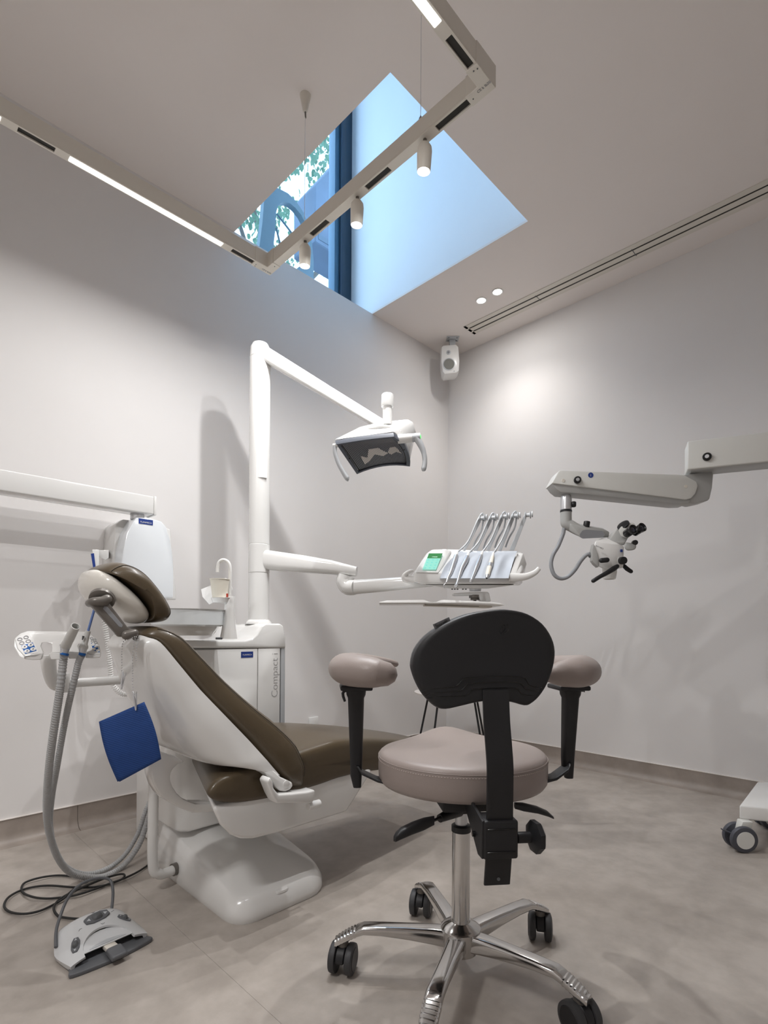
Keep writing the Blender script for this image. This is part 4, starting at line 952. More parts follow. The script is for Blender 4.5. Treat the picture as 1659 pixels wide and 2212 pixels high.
# stand: tall column and wheeled base just outside / at the right edge
colp = V((ex_.x, ex_.y, 0))+AF.d(-0.05, 0.055, 0)
SDc = colp
obj('stand_column', box((-0.06, -0.06, 0.22), (0.06, 0.06, l1.z), 0.02, mtx=Matrix.Translation(SDc) @ Matrix.Rotation(AF.rz, 4, 'Z')), scopew, MS)
ST = lambda px, py, z: onZ(px, py, z)
k1 = ST(1597, 1739, 0.175); k2_ = ST(1659, 1745, 0.175); k0 = ST(1644, 1677, 0.175)
fr1 = (k2_-k1).normalized(); bk1 = (k0-k1); bk1 = V((bk1.x, bk1.y, 0)).normalized()
W_, D_ = 0.62, 0.46
fr1 = V((fr1.x, fr1.y, 0)).normalized()
b = prism([k1+V((0, 0, -0.058)), k1+fr1*W_+V((0, 0, -0.058)), k1+fr1*W_+bk1*D_+V((0, 0, -0.058)), k1+bk1*D_+V((0, 0, -0.058))], (0, 0, 0.058), 0.008, 3)
obj('stand_base', b, white2, MS)
kc = k1+fr1*W_*0.5+bk1*D_*0.5
obj('stand_housing', loft([(V((kc.x, kc.y, 0.17)), fr1*0.2, bk1*0.17, 0.5), (V((kc.x, kc.y, 0.25)), fr1*0.16, bk1*0.14, 0.5), (V((SDc.x, SDc.y, 0.45)), fr1*0.08, bk1*0.08, 0.6)]), white2, MS)
def big_caster(c, par):
    hx = MF.d(1, -0.25, 0).normalized()        # travel direction in view
    hx = (RT*0.93+FW*-0.05).normalized(); axl = V((-hx.y, hx.x, 0)); axl = axl if axl.dot(FW) < 0 else -axl
    r = 0.052
    o = obj('castor', lathe([(0.028, -0.02), (0.028, 0.02)], c+V((0, 0, r)), axl, 24), mgrey, par)
    for s_ in (-1, 1):
        obj('wheel', lathe([(r-0.010, -0.011), (r-0.002, -0.009), (r, -0.003), (r, 0.003), (r-0.003, 0.009), (r-0.014, 0.011)], c+V((0, 0, r))+axl*s_*0.026, axl, 36), tyre if False else mat('slate_tyre', (0.075, 0.078, 0.095), 0.45, noise=0.05), o)
        obj('hub_cap', lathe([(0.034, 0.0), (0.034, 0.0015), (0.001, 0.0015)], c+V((0, 0, r))+axl*s_*0.037, axl*s_, 30), ivory if False else scopew, o)
    obj('castor_fork', hull([c+V((0, 0, 0.12))+hx*a_+axl*b_ for a_, b_ in ((0.0, 0.02), (0.04, 0.02), (0.04, -0.02), (0.0, -0.02))]+[c+V((0, 0, 0.055))+hx*a_+axl*b_ for a_, b_ in ((-0.02, 0.013), (0.03, 0.013), (0.03, -0.013), (-0.02, -0.013))], 0.004, 2), scopew, o)
    obj('brake_pedal', prism([c+V((0, 0, 0.060))-hx*0.028+axl*0.013, c+V((0, 0, 0.060))-hx*0.028-axl*0.013, c+V((0, 0, 0.078))-hx*0.070-axl*0.010, c+V((0, 0, 0.078))-hx*0.070+axl*0.010], (0, 0, 0.006), 0.002, 2), mat('slate_tyre', (0,)*3), o)
cw = atD(1604, 1812, 2.13); cf = onZ(1598, 1836, 0)
for p in (cf, cf+fr1*0.5, cf+bk1*0.36+fr1*0.05, cf+fr1*0.5+bk1*0.36): big_caster(V((p.x, p.y, 0)), MS)

# ------------------------------------------------------------------ round side table in the corner
cT = atD(978, 1500, 3.45); tz = 0.47
TT = thing('round_side_table', 'round white side table on thin black splayed legs in the far corner', 'table', loc=(cT.x, cT.y, 0))
obj('table_top', lathe([(0.238, -0.012), (0.248, -0.009), (0.25, 0.0), (0.001, 0.0)], (cT.x, cT.y, tz), n=64), mat('pale_pink_white_top', (0.78, 0.74, 0.71), 0.4, noise=0.01), TT)
for a in (172, -132, -40, 8):
    a = R(a)+YAW-PI/2
    dx, dy = math.cos(a), math.sin(a)
    obj('leg', tube([(cT.x+dx*0.155, cT.y+dy*0.155, tz-0.012), (cT.x+dx*0.245, cT.y+dy*0.245, 0.006)], 0.0065, 10, 0), black, TT)

# ------------------------------------------------------------------ dental chair
CH = thing('dental_chair', 'reclined dental chair with brown upholstery and glossy white shell', 'dental chair', loc=(1.05, 1.6, 0))
YC = 1.6
# base
b = nb()
def foot(z, ins, xa=0.79, xb=1.16, ya=1.375, yb2=1.965):
    pts = []
    rr = 0.10
    for (cx_, cy_, a0_) in ((xb-rr, yb2-0.03, 0), (xa+0.04, yb2-0.03, 90), (xa+0.075, ya+0.075, 180), (xb-0.10, ya+0.10, 270)):
        r_ = 0.03 if cy_ > 1.8 else (0.075 if a0_ == 180 else 0.10)
        if a0_ == 90: cx_ = xa+0.03
        if a0_ == 0: cx_ = xb-0.03
        for k in range(6):
            a = R(a0_+90*k/5); pts.append((cx_+math.cos(a)*max(0.004, r_-ins), cy_+math.sin(a)*max(0.004, r_-ins)))
    return pts
def topz(x, y):   # slopes down toward the near end
    t = (y-1.375)/(1.965-1.375); zc = 0.055+0.145*max(0, t)**0.75
    u_ = abs((x-0.975)/0.19); return max(0.03, zc*(1-0.28*min(1.1, u_)**3.2))
rings = [[V((x, y, 0.0)) for x, y in foot(0, 0.004)], [V((x, y, 0.012)) for x, y in foot(0, 0.0)]]
for k in range(1, 9):
    f = k/8; a = f*PI/2
    sc_ = 1-0.0*f
    ring = []
    for x, y in foot(0, 0.0):
        cx_, cy_ = 0.975, 1.72
        ins = (1-math.cos(a))*0.16
        x2 = x+(cx_-x)*ins*1.0; y2 = y+(cy_-y)*ins*0.55
        ring.append(V((x2, y2, 0.012+(topz(x2, y2)-0.012)*math.sin(a)**0.9)))
    rings.append(ring)
for sc_ in (0.7, 0.45, 0.2, 0.02):
    ring = []
    for p in rings[9]:
        x2 = 0.975+(p.x-0.975)*sc_; y2 = 1.70+(p.y-1.70)*sc_; ring.append(V((x2, y2, topz(x2, y2))))
    rings.append(ring)
add_faces(b, rings)
obj('chair_base', b, white, CH, angle=60)
cvp = min((onZ(608, 1921, k*0.001) for k in range(20, 110)), key=lambda p: abs(topz(p.x, p.y)-0.007-p.z))-V((0, 0, 0.006))
obj('screw_cover', loft([(cvp+V((0, 0, 0.002)), V((0.022, 0.0, 0)), V((0, 0.010, 0.002)), 0.6), (cvp+V((0, 0, 0.008)), V((0.0215, 0.0, 0)), V((0, 0.0095, 0.002)), 0.6)]), white2, CH)
obj('column', pillow([(0.795, 1.966), (1.15, 1.966), (1.15, 1.775), (1.13, 1.76), (0.83, 1.76), (0.805, 1.78), (0.795, 1.80)], lambda a, c, w_: V((a, c, w_)), 0.17, 0.50, 0.012, sm=False), white, CH, angle=45)
# support tube and suction arm belong to the chair base
tx0, ty0 = 0.706, 1.76
obj('side_tube', tube([(0.80, ty0+0.02, 0.052), (0.755, ty0+0.01, 0.052), (0.725, ty0, 0.062), (tx0, ty0, 0.10), (tx0, ty0, 0.30), (tx0, ty0, 0.55), (tx0, ty0, 0.68)], 0.0165, 20, 8), white, CH)
obj('tube_collar', cyl((0.778, ty0+0.015, 0.052), (0.795, ty0+0.018, 0.052), 0.0205), gunm, CH)
# lift link (C shape)
s = 6.9125
def CK(u, v, y=1.49): return onY(280+u/s, 1580+v/s, y)
outer = [(350, 330), (330, 520), (345, 680), (395, 830), (470, 950), (570, 1045), (700, 1120), (840, 1180), (945, 1222), (1310, 1200)]
inner = [(1290, 1085), (980, 1085), (880, 1045), (800, 1010), (710, 930), (650, 840), (615, 740), (610, 650), (640, 570), (720, 495), (820, 455), (700, 380), (500, 320)]
b = prism([CK(u, v) for u, v in outer+inner], (0, 0.06, 0), 0.004, 2)
obj('lift_link', b, white, CH, angle=40)
# seat and leg cushion
def zm_(x): return 0.416 if x < 1.15 else 0.416+(0.3325-0.416)*((x-1.15)/0.70)**1.2
def seat_section(w_, ins):
    f = 1-ins*ins*0.5
    ring = []
    top = [(0.680, 0.0), (0.690, 0.022), (0.72, 0.040), (0.78, 0.046), (0.92, 0.052), (1.05, 0.068), (1.20, 0.078), (1.35, 0.072), (1.47, 0.064), (1.60, 0.052), (1.74, 0.040), (1.83, 0.026), (1.855, 0.0)]
    bot = [(1.84, -0.022), (1.74, -0.032), (1.55, -0.045), (1.34, -0.040), (1.20, -0.044), (1.075, -0.056), (0.93, -0.058), (0.84, -0.054), (0.765, -0.043), (0.705, -0.024)]
    xm = 1.26
    for x, dz in catmull([V((a, c, 0)) for a, c in top+bot], 4, True) and [(q_.x, q_.y) for q_ in catmull([V((a, c, 0)) for a, c in top+bot], 4, True)]:
        x2 = xm+(x-xm)*(1-0.05*(1-f)/1.0*2); e_ = math.sqrt(max(0, 1-ins**2.2))
        z2 = zm_(x)+dz*(0.10+0.90*e_)
        cr = 0.020*math.cos((w_-YC)/0.275*PI/2)*max(0, min(1, dz/0.05))*max(0, min(1, (x-0.85)/0.15))
        fw = 1.0 if x < 1.2 else 1-0.26*min(1, (x-1.2)/0.65)
        x2 += 0.20*max(0, min(1, (1.0-x)/0.32))*(w_-1.325)/0.55
        ring.append(V((x2, YC+(w_-YC)*fw, z2+cr)))
    return ring
rings = []
for w_, ins in [(1.362+0.05*(1-math.cos(R(a))), 1-math.sin(R(a))) for a in (0, 12, 25, 40, 55, 70, 90)]+[(1.412+0.39*k/9, 0.0) for k in range(1, 9)]+[(1.862-0.05*(1-math.cos(R(a))), 1-math.sin(R(a))) for a in (90, 70, 55, 40, 25, 12, 0)]:
    rings.append(seat_section(w_, ins))
b = nb(); add_faces(b, rings)
obj('seat_cushion', b, leather, CH, angle=80)
# frame under the seat
fpz = [(0.712, 0.378), (0.718, 0.36), (0.735, 0.322), (0.765, 0.286), (0.80, 0.264), (0.84, 0.253), (0.92, 0.247), (1.21, 0.245), (1.335, 0.365), (1.31, 0.378)]
b = prism([V((a, 1.37, c)) for a, c in fpz], (0, 0.46, 0), 0.022, 4)
for v in b.verts: v.co.x += 0.17*max(0, min(1, (1.0-v.co.x)/0.25))*(v.co.y-1.37)/0.46
obj('seat_frame', b, white, CH, angle=40)
# backrest
B = [(300, 1374, 1.50), (317, 1379, 1.47), (344, 1390, 1.448), (385, 1438, 1.43), (430, 1492, 1.412), (480, 1544, 1.385), (534, 1600, 1.36), (575, 1645, 1.338), (602, 1677, 1.328), (622, 1697, 1.336), (634, 1703, 1.40)]
O = [(310, 1362, 1.50), (348, 1352, 1.47), (402, 1372, 1.448), (448, 1415, 1.43), (502, 1470, 1.412), (560, 1520, 1.385), (618, 1563, 1.36), (660, 1605, 1.338), (677, 1655, 1.328), (668, 1690, 1.336), (655, 1701, 1.40)]
bm_ = nb(); rings = []
BW = [onY(*p) for p in B]; OW = [onY(*p) for p in O]
hw = [YC-p[2] for p in B]
BWs, hws = catmull(BW, 4, False, hw); OWs = catmull(OW, 4)
for p, o_, h_ in zip(BWs, OWs, hws):
    v_ = V((o_.x-p.x, 0, o_.z-p.z))*0.5; c = V(((o_.x+p.x)/2, YC, (o_.z+p.z)/2))
    ring = []
    for t_ in [2*PI*k/44 for k in range(44)]:
        cu, cv = ssq(math.cos(t_), 0.42), ssq(math.sin(t_), 0.55)
        crown = 0.0 if cv < 0 else -0.10*(abs(cu)**2.2)
        ring.append(c+V((0, h_, 0))*cu+v_*(cv*1.0+crown*cv+0.0))
    rings.append(ring)
add_faces(bm_, rings)
obj('backrest_cushion', bm_, leather, CH, angle=80)
# piping seam along the near edge of the cushion
sl = []
for p, o_, h_ in list(zip(BWs, OWs, hws))[4:-6]:
    sl.append(V((p.x*0.24+o_.x*0.76, YC-h_*0.985, p.z*0.24+o_.z*0.76)))
obj('seam', tube(sl, 0.0011, 5, 0), seam, CH)
# shell
rings = []
dep = [0.03, 0.045, 0.06, 0.085, 0.105, 0.120, 0.130, 0.135, 0.130]
rot_ = [0, 0, 0, 0, 0, 4, 14, 34, 58]
BWd, dps = catmull([BW[i] for i in range(9)], 4, False, dep); _d, rts = catmull([BW[i] for i in range(9)], 4, False, rot_)
for i, (p, d_, r_) in enumerate(zip(BWd, dps, rts)):
    o_ = OWs[i]; h_ = hws[i]; nb_ = V((0.8, 0, 0.6)) if i > 8 else V((o_.x-p.x, 0, o_.z-p.z)).normalized().lerp(V((0.8, 0, 0.6)), i/8).normalized()
    n_ = (Matrix.Rotation(R(r_), 3, 'Y') @ nb_)
    ring = []
    for t_ in [PI*k/26 for k in range(27)]:
        ring.append(V((p.x, YC, p.z))+V((0, h_*1.004, 0))*ssq(math.cos(t_), 0.5)-n_*d_*ssq(math.sin(t_), 0.75)+nb_*0.004)
    for k in range(1, 8): ring.append(ring[26].lerp(ring[0], k/8))
    rings.append(ring)
bm_ = nb(); add_faces(bm_, rings)
obj('backrest_shell', bm_, white, CH, angle=50)
# hinge arm, cap, side bracket
hg = onY(617, 1693, 1.322)
b = prism([onY(*p_) for p_ in ((535, 1606, 1.39), (575, 1648, 1.345), (606, 1678, 1.318), (632, 1690, 1.315), (634, 1698, 1.315), (628, 1706, 1.315), (617, 1711, 1.315), (606, 1709, 1.315), (598, 1702, 1.315), (588, 1688, 1.318), (572, 1672, 1.335), (548, 1662, 1.37), (525, 1640, 1.40))], (0, 0.03, 0), 0.006, 3)
obj('hinge_arm', b, white, CH)
obj('hinge_cap', lathe([(0.0115, 0.0), (0.0115, 0.0015), (0.0105, 0.0022), (0.001, 0.0022)], onY(618, 1694, 1.3145), (0, -1, 0), 28), white2, CH)
s = 8.295
def HK(u, v, y): return onY(540+u/s, 1600+v/s, y)
b = prism([HK(370, 650, 1.295), HK(415, 740, 1.295), HK(430, 850, 1.295), HK(520, 965, 1.295), HK(720, 950, 1.295), HK(1040, 915, 1.295), HK(1170, 880, 1.295), HK(1175, 930, 1.295), HK(1145, 1100, 1.295), HK(1080, 1130, 1.295), HK(620, 1120, 1.295), HK(480, 1130, 1.295), HK(400, 980, 1.295), HK(305, 740, 1.295)], (0, 0.045, 0), 0.006, 3)
obj('side_bracket', b, white, CH, angle=40)
obj('bracket_socket', tube([HK(1040, 1175, 1.31), HK(1240, 1120, 1.31)], 0.012, 16, 0), white2, CH)
# headrest
HX = lambda px, py, y=1.465: onY(px, py, y)
YH = 1.60; hwh = 0.135
def HD(px, py): return HX(px, py, YH-hwh)
def head_pillow(pts, halfw, e, yt=0.06):
    P = catmull([HX(u_, v_, YH-yt) for u_, v_ in pts], 5, True); c = sum(P, V())/len(P); rings = []
    for k in range(-12, 13):
        t_ = math.sin(k/12*PI/2*0.985); f = (1-abs(t_)**e)**(1/e); rings.append([V((c.x+(p.x-c.x)*f, YH+t_*halfw, c.z+(p.z-c.z)*f)) for p in P])
    b = nb(); add_faces(b, rings); return b
cush = [(212, 1232), (235, 1216), (262, 1216), (295, 1234), (325, 1266), (348, 1298), (361, 1325), (357, 1340), (340, 1345), (322, 1343), (318, 1325), (300, 1298), (270, 1268), (238, 1244)]
obj('headrest_cushion', head_pillow(cush, 0.135, 3.6), leather, CH, angle=80)
shl = [(194, 1245), (203, 1230), (220, 1230), (245, 1246), (280, 1275), (308, 1305), (324, 1330), (321, 1343), (308, 1347), (286, 1340), (250, 1320), (215, 1295), (197, 1268)]
obj('headrest_shell', head_pillow(shl, 0.125, 2.6), mat('cream_enamel', (0.78, 0.75, 0.69), 0.18, coat=0.5), CH, angle=80)
P_ = catmull([HX(u_, v_, YH-0.06) for u_, v_ in cush], 5, True); c_ = sum(P_, V())/len(P_); t_ = -0.80; f_ = (1-0.80**3.6)**(1/3.6)
hs_ = [V((c_.x+(p.x-c_.x)*f_*1.004, YH+t_*0.135, c_.z+(p.z-c_.z)*f_*1.004)) for p in P_[1:38]]
obj('seam', tube(hs_, 0.0012, 5, 0), seam, CH)
ya = 1.47
HA = lambda px, py, y=1.47: onY(px, py, y)
obj('headrest_joint', lathe([(0.028, 0.0), (0.031, 0.003), (0.031, 0.013), (0.027, 0.016), (0.001, 0.016)], HA(222, 1290, 1.50), V((-0.35, -0.6, -0.55)), 32), gunm, CH)
obj('headrest_joint', tube([HA(193, 1303, 1.50), HA(203, 1300, 1.47), HA(221, 1299, 1.465), HA(231, 1294, 1.465)], [0.010, 0.0115, 0.013, 0.012], 20, 5, roundcap=True), gunm, CH)
av = (HA(285, 1365, 1.48)-HA(208, 1300, 1.48)).normalized(); an = av.cross(V((0, 1, 0))).normalized()
b = prism([HA(198, 1308, 1.465), HA(212, 1296, 1.465), HA(236, 1302, 1.465), HA(276, 1354, 1.465), HA(290, 1362, 1.465), HA(288, 1376, 1.465), HA(258, 1376, 1.465), HA(250, 1366, 1.465)], (0, 0.02, 0), 0.004, 3)
ha_ = obj('headrest_arm', b, gunm, CH)
obj('arm_inset', prism([HA(225, 1309, 1.4645), HA(232, 1310, 1.4645), HA(266, 1350, 1.4645), HA(264, 1356, 1.4645), HA(257, 1354, 1.4645), HA(222, 1315, 1.4645)], (0, 0.002, 0), 0.001, 1), mgrey, ha_)
obj('headrest_joint', tube([HA(273, 1372, 1.462), HA(290, 1367, 1.462)], [0.0125, 0.011], 18, 0, roundcap=True), gunm, CH)
obj('neck_bracket', hull([HA(285, 1360, 1.475), HA(296, 1372, 1.475), HA(284, 1380, 1.475), HA(300, 1364, 1.55), HA(306, 1376, 1.55), HA(290, 1385, 1.55)], 0.003, 2), gunm, CH)
# suction holder arm (part of the chair's tube)
hy = 1.76
ho = onY(146, 1476, hy)
obj('suction_arm', tube([(tx0, ty0, 0.66), (tx0, ty0, ho.z-0.012), (tx0-0.015, ty0, ho.z), (tx0-0.05, ty0, ho.z), ((tx0+ho.x)/2, ty0, ho.z), (ho.x+0.0, hy, ho.z)], 0.0135, 18, 6), white, CH)
obj('arm_joint', lathe([(0.018, -0.025), (0.0185, -0.02), (0.0185, 0.02), (0.016, 0.03)], (ho.x-0.012, hy, ho.z), n=24), white2, CH)
obj('holder_post', tube([(ho.x-0.012, hy, ho.z-0.005), (ho.x-0.035, hy-0.01, ho.z+0.0), (ho.x-0.05, hy-0.02, ho.z+0.035), (ho.x-0.055, hy-0.02, ho.z+0.085)], [0.014, 0.017, 0.018, 0.021], 20, 5), white2, CH)
s = 7.541
def SH(u, v, y=0.0): return SHF.at(20+u/s, 1330+v/s, y)
SHF = Fr(atD(125, 1400, 1.42), YAW-PI/2+R(26))
HO = thing('suction_holder', 'white suction hose holder with blue keypads on both ends beside the headrest', 'instrument holder', SHF)
# sloping plate: top edge farther, lower lip nearer
def SP(u, v, k=0.0):
    t = (v-250)/(600-250); return SH(u, v, 0.03-0.055*t+k)
pl_ = [(300, 250), (1240, 262), (1330, 300), (1400, 370), (1470, 500), (1495, 630), (1385, 640), (1250, 610), (1240, 480), (1180, 450), (1130, 460), (1115, 490), (1150, 600), (950, 600), (1000, 470), (900, 420), (820, 480), (865, 600), (690, 600), (700, 520), (690, 450), (600, 430), (530, 440), (510, 500), (555, 600), (400, 640), (250, 665), (130, 540), (85, 370), (180, 290)]
b = prism([SP(u, v) for u, v in pl_], SHF.d(0, 0.012, 0), 0.002, 2)
obj('holder_plate', b, white, HO, angle=40)
lips = [[(255, 664), (400, 640), (555, 602), (520, 715), (380, 722), (240, 705)], [(690, 602), (865, 602), (830, 712), (680, 716), (640, 620)], [(950, 602), (1150, 602), (1115, 700), (970, 700), (955, 620)], [(1250, 612), (1385, 642), (1495, 634), (1480, 680), (1370, 695), (1240, 690)]]
for lp in lips: obj('holder_lip', prism([SP(u, min(v, 640), 0.0)+(SH(u, v, -0.03)-SH(u, min(v, 640), -0.03)) for u, v in lp], SHF.d(0, 0.02, 0), 0.0015, 1), white, HO)
obj('holder_end', prism([SP(85, 370), SP(130, 540), SP(250, 665), SP(240, 700), SP(165, 660), SP(75, 500)], SHF.d(0, 0.02, 0), 0.001, 1), white2, HO)
def keypad(cx_, cy_, dx, dy, sx2, m0):
    pass
kp = obj('keypad', prism([SP(100, 375, -0.0012), SP(290, 265, -0.0012), SP(400, 380, -0.0012), SP(470, 595, -0.0012), SP(250, 648, -0.0012), (SP(150, 540, -0.0012))], SHF.d(0, 0.0012, 0)), white2, HO)
obj('keypad_blue', prism([SP(195, 490, -0.002), SP(380, 435, -0.002), SP(445, 570, -0.002), SP(260, 622, -0.002)], SHF.d(0, 0.0012, 0), 0.0), blueb, kp)
fdir = SHF.d(0, -1, 1.0)
def key(u, v, r, m, par, ring=False):
    return lathe([(r, 0.0), (r, 0.0012), (0.0003, 0.0012)] if not ring else [(r, 0.0), (r, 0.0008), (r*0.78, 0.0008), (r*0.78, 0.0)], SP(u, v, -0.0018), fdir, 22, cap=not ring)
for u, v in ((250, 512), (348, 480), (290, 580), (388, 548)):
    kk = obj('key', key(u, v, 0.0062, white2, kp), white2, kp) if False else obj('key', key(u, v, 0.0062, white2, kp), white2, HO)
    obj('key_symbol', prism([SP(u-18, v+9, -0.0018)+fdir.normalized()*0.0013, SP(u+20, v+4, -0.0018)+fdir.normalized()*0.0013, SP(u+6, v-14, -0.0018)+fdir.normalized()*0.0013], fdir.normalized()*0.0003), inkd, kk)
for u, v in ((173, 385), (275, 352), (205, 447), (310, 415)): obj('key_ring', key(u, v, 0.0056, ink, kp, True), ink, kp)
kp2 = obj('keypad', prism([SP(1300, 315, -0.0012), SP(1375, 365, -0.0012), SP(1450, 500, -0.0012), SP(1480, 615, -0.0012), SP(1350, 570, -0.0012), SP(1310, 440, -0.0012)], SHF.d(0, 0.0012, 0)), white2, HO)
obj('keypad_blue', prism([SP(1330, 440, -0.002), SP(1425, 480, -0.002), SP(1475, 600, -0.002), SP(1365, 562, -0.002)], SHF.d(0, 0.0012, 0)), blueb, kp2)
for u, v in ((1362, 475), (1415, 502), (1380, 545), (1440, 568)): obj('key', key(u, v, 0.0045, white2, kp2), white2, HO)
for u, v in ((1340, 370), (1392, 395), (1355, 415), (1408, 440)): obj('key_ring', key(u, v, 0.0040, ink, kp2, True), ink, kp2)
# suction handpieces with ribbed hoses
def ribbed(name, path, r, par, rib=0.0055):
    P = catmull(path, 40)
    # resample by length
    out = [P[0]]; acc = 0
    for a, c in zip(P, P[1:]):
        acc += (c-a).length
        if acc >= rib/2: out.append(c); acc = 0
    rs = [r*(1.0 if k % 2 else 0.87) for k in range(len(out))]
    return obj(name, tube(out, rs, 14, 0), hosem, par, angle=14)
yb1 = -0.075
g1 = thing('suction_handpiece', 'thick ribbed grey suction hose with a wide grey mouthpiece, left of the two', 'suction hose', Fr(SH(900, 600, -0.05)), group='suction hoses in the holder')
m0_, m1_ = SH(915, 500, -0.045), SH(1080, 172, -0.105)
dm = (m1_-m0_).normalized(); Lm = (m1_-m0_).length
obj('mouthpiece', lathe([(0.0115, 0.0), (0.0125, 0.003), (0.0115, Lm*0.3), (0.0120, Lm*0.35), (0.0105, Lm*0.98), (0.0100, Lm), (0.0088, Lm), (0.0086, Lm*0.8), (0.001, Lm*0.8)], m0_, dm, 28), mat('warm_light_grey', (0.6, 0.6, 0.58), 0.35, noise=0.02), g1)
obj('mouthpiece_rim', lathe([(0.0105, 0.0), (0.0107, 0.0012), (0.0090, 0.0014), (0.0088, 0.0)], m1_-dm*0.0005, dm, 28, cap=False), white2, g1)
obj('connector', tube([SH(890, 620, -0.045), SH(905, 560, -0.045), SH(915, 495, -0.045)], [0.0095, 0.0105, 0.0128], 22, 3), steel, g1)
obj('blue_band', cyl(SH(893, 640, -0.045), SH(905, 605, -0.045), 0.0105), blueb, g1)
WP = lambda px, py, y: onY(px, py, y)
h0 = SH(895, 635, -0.045)
path1 = [h0, atD(137, 1425, 1.40), atD(128, 1500, 1.40), atD(113, 1600, 1.43), atD(104, 1680, 1.48), atD(101, 1750, 1.54), atD(107, 1800, 1.60), atD(125, 1852, 1.67), atD(152, 1885, 1.74), atD(190, 1895, 1.80), atD(228, 1892, 1.86), atD(268, 1868, 1.92), atD(300, 1825, 1.97), atD(318, 1775, 2.02), atD(330, 1740, 2.05), atD(350, 1715, 2.07)]
ribbed('hose', path1, 0.0105, g1)
g2 = thing('saliva_ejector', 'thinner grey hose with white handle and blue suction tip, right of the two', 'suction hose', Fr(SH(1190, 600, -0.045)), group='suction hoses in the holder')
n0, n1 = SH(1205, 530, -0.045), SH(1285, 250, -0.045); dn = (n1-n0).normalized(); Ln = (n1-n0).length
obj('handle', lathe([(0.0105, 0.0), (0.0115, 0.003), (0.0105, 0.008), (0.0078, 0.012), (0.0072, Ln*0.6), (0.0070, Ln), (0.004, Ln+0.0005), (0.001, Ln+0.0005)], n0, dn, 26), mat('warm_light_grey', (0,)*3), g2)
obj('slide_switch', tube([SH(1208, 330, -0.056), SH(1190, 395, -0.056)], [0.003, 0.0012], 8, 0), dgrey, g2)
obj('connector', tube([SH(1190, 615, -0.045), SH(1205, 525, -0.045)], [0.0078, 0.0105], 20, 0), steel, g2)
obj('blue_band', cyl(SH(1183, 645, -0.045), SH(1195, 605, -0.045), 0.0086), blueb, g2)
obj('suction_tip', tube([n1-dn*0.002, n1+dn*0.05, n1+dn*0.085], 0.0032, 12, 3), bluet, g2)
h1 = SH(1188, 640, -0.045)
path2 = [h1, atD(170, 1430, 1.415), atD(158, 1480, 1.42), atD(140, 1560, 1.45), atD(124, 1650, 1.50), atD(112, 1720, 1.56), atD(108, 1780, 1.62), atD(118, 1835, 1.69), atD(142, 1872, 1.76), atD(185, 1888, 1.83), atD(232, 1876, 1.90), atD(270, 1846, 1.96), atD(298, 1800, 2.01), atD(315, 1750, 2.05), atD(330, 1720, 2.08), atD(350, 1700, 2.09)]
ribbed('hose', path2, 0.0088, g2, 0.005)
# bib clip chains + blue bib
bd_ = 1.40
k3 = lambda px, py, d=bd_: atD(px, py, d)
def beadchain(path, name, par, step=0.0062, r=0.0019):
    P = catmull(path, 30); acc = 0; prev = P[0]; b = nb()
    for p in P:
        acc += (p-prev).length; prev = p
        if acc >= step:
            acc = 0; q_ = nb(); bmesh.ops.create_icosphere(q_, subdivisions=1, radius=r); merge(b, q_, Matrix.Translation(p))
    return obj(name, b, steel, par, kind='stuff')
BCn = thing('bib_chain', 'silver bead chain with two clips hanging below the headrest arm', 'bib chain', Fr(k3(285, 1500)))
beadchain([k3(296, 1374, 1.395), k3(280, 1380, 1.395), k3(266, 1387, 1.395), k3(263, 1410, 1.395), k3(263, 1450, 1.395)], 'chain', BCn)
beadchain([k3(298, 1372, 1.393), k3(290, 1385, 1.393), k3(286.5, 1420, 1.393), k3(286.5, 1490, 1.393)], 'chain', BCn)
beadchain([k3(302, 1372, 1.395), k3(296, 1390, 1.395), k3(293.5, 1428, 1.395)], 'chain', BCn)
def clip(px, py, px2, py2, par):
    a, c = k3(px, py, 1.391), k3(px2, py2, 1.391); d = (c-a).normalized(); s_ = d.cross(FW).normalized()
    o = obj('clip', prism([a-s_*0.0018, a+s_*0.0018, a.lerp(c, 0.45)+s_*0.006, c+s_*0.0016, c-s_*0.0016, a.lerp(c, 0.45)-s_*0.002], FW*0.005, 0.0005, 1), steel, par)
    obj('clip_jaw', prism([a.lerp(c, 0.3)+s_*0.002, a.lerp(c, 0.05)+s_*0.010, a.lerp(c, 0.5)+s_*0.006, c], FW*0.004, 0.0004, 1), steel, o)
clip(264, 1450, 261, 1489, BCn); clip(286, 1493, 293, 1535, BCn)
# bib: folded sheet with a slight belly
b = nb(); G = []; nxx, nyy = 14, 18
for lay in range(2):
    G = []
    for j in range(nyy+1):
        t_ = j/nyy; row = []
        for i in range(nxx+1):
            s_ = i/nxx
            tl_, tr_, br_, bl_ = (213.5, 1559), (311.5, 1516), (348, 1640), (258, 1689)
            px_ = tl_[0]*(1-s_)*(1-t_)+tr_[0]*s_*(1-t_)+br_[0]*s_*t_+bl_[0]*(1-s_)*t_
            py_ = tl_[1]*(1-s_)*(1-t_)+tr_[1]*s_*(1-t_)+br_[1]*s_*t_+bl_[1]*(1-s_)*t_
            px_ += -6*math.sin(PI*t_)*(1-s_) - (4 if lay and s_ < 0.5 else 0)*t_ + 7*math.sin(PI*t_)*s_*0.8
            row.append(b.verts.new(atD(px_, py_, 1.398+0.004*lay-0.012*math.sin(PI*t_)*(1-0.4*s_)+0.010*t_*lay*(1-s_))))
        G.append(row)
    for j in range(nyy):
        for i in range(nxx): b.faces.new((G[j][i], G[j][i+1], G[j+1][i+1], G[j+1][i]))
bib = obj('paper_bib', b, blue, angle=80, label='folded dark blue paper bib hanging from the silver bead chain clip', cat='paper bib')
md = bib.modifiers.new('thick', 'SOLIDIFY'); md.thickness = 0.0008
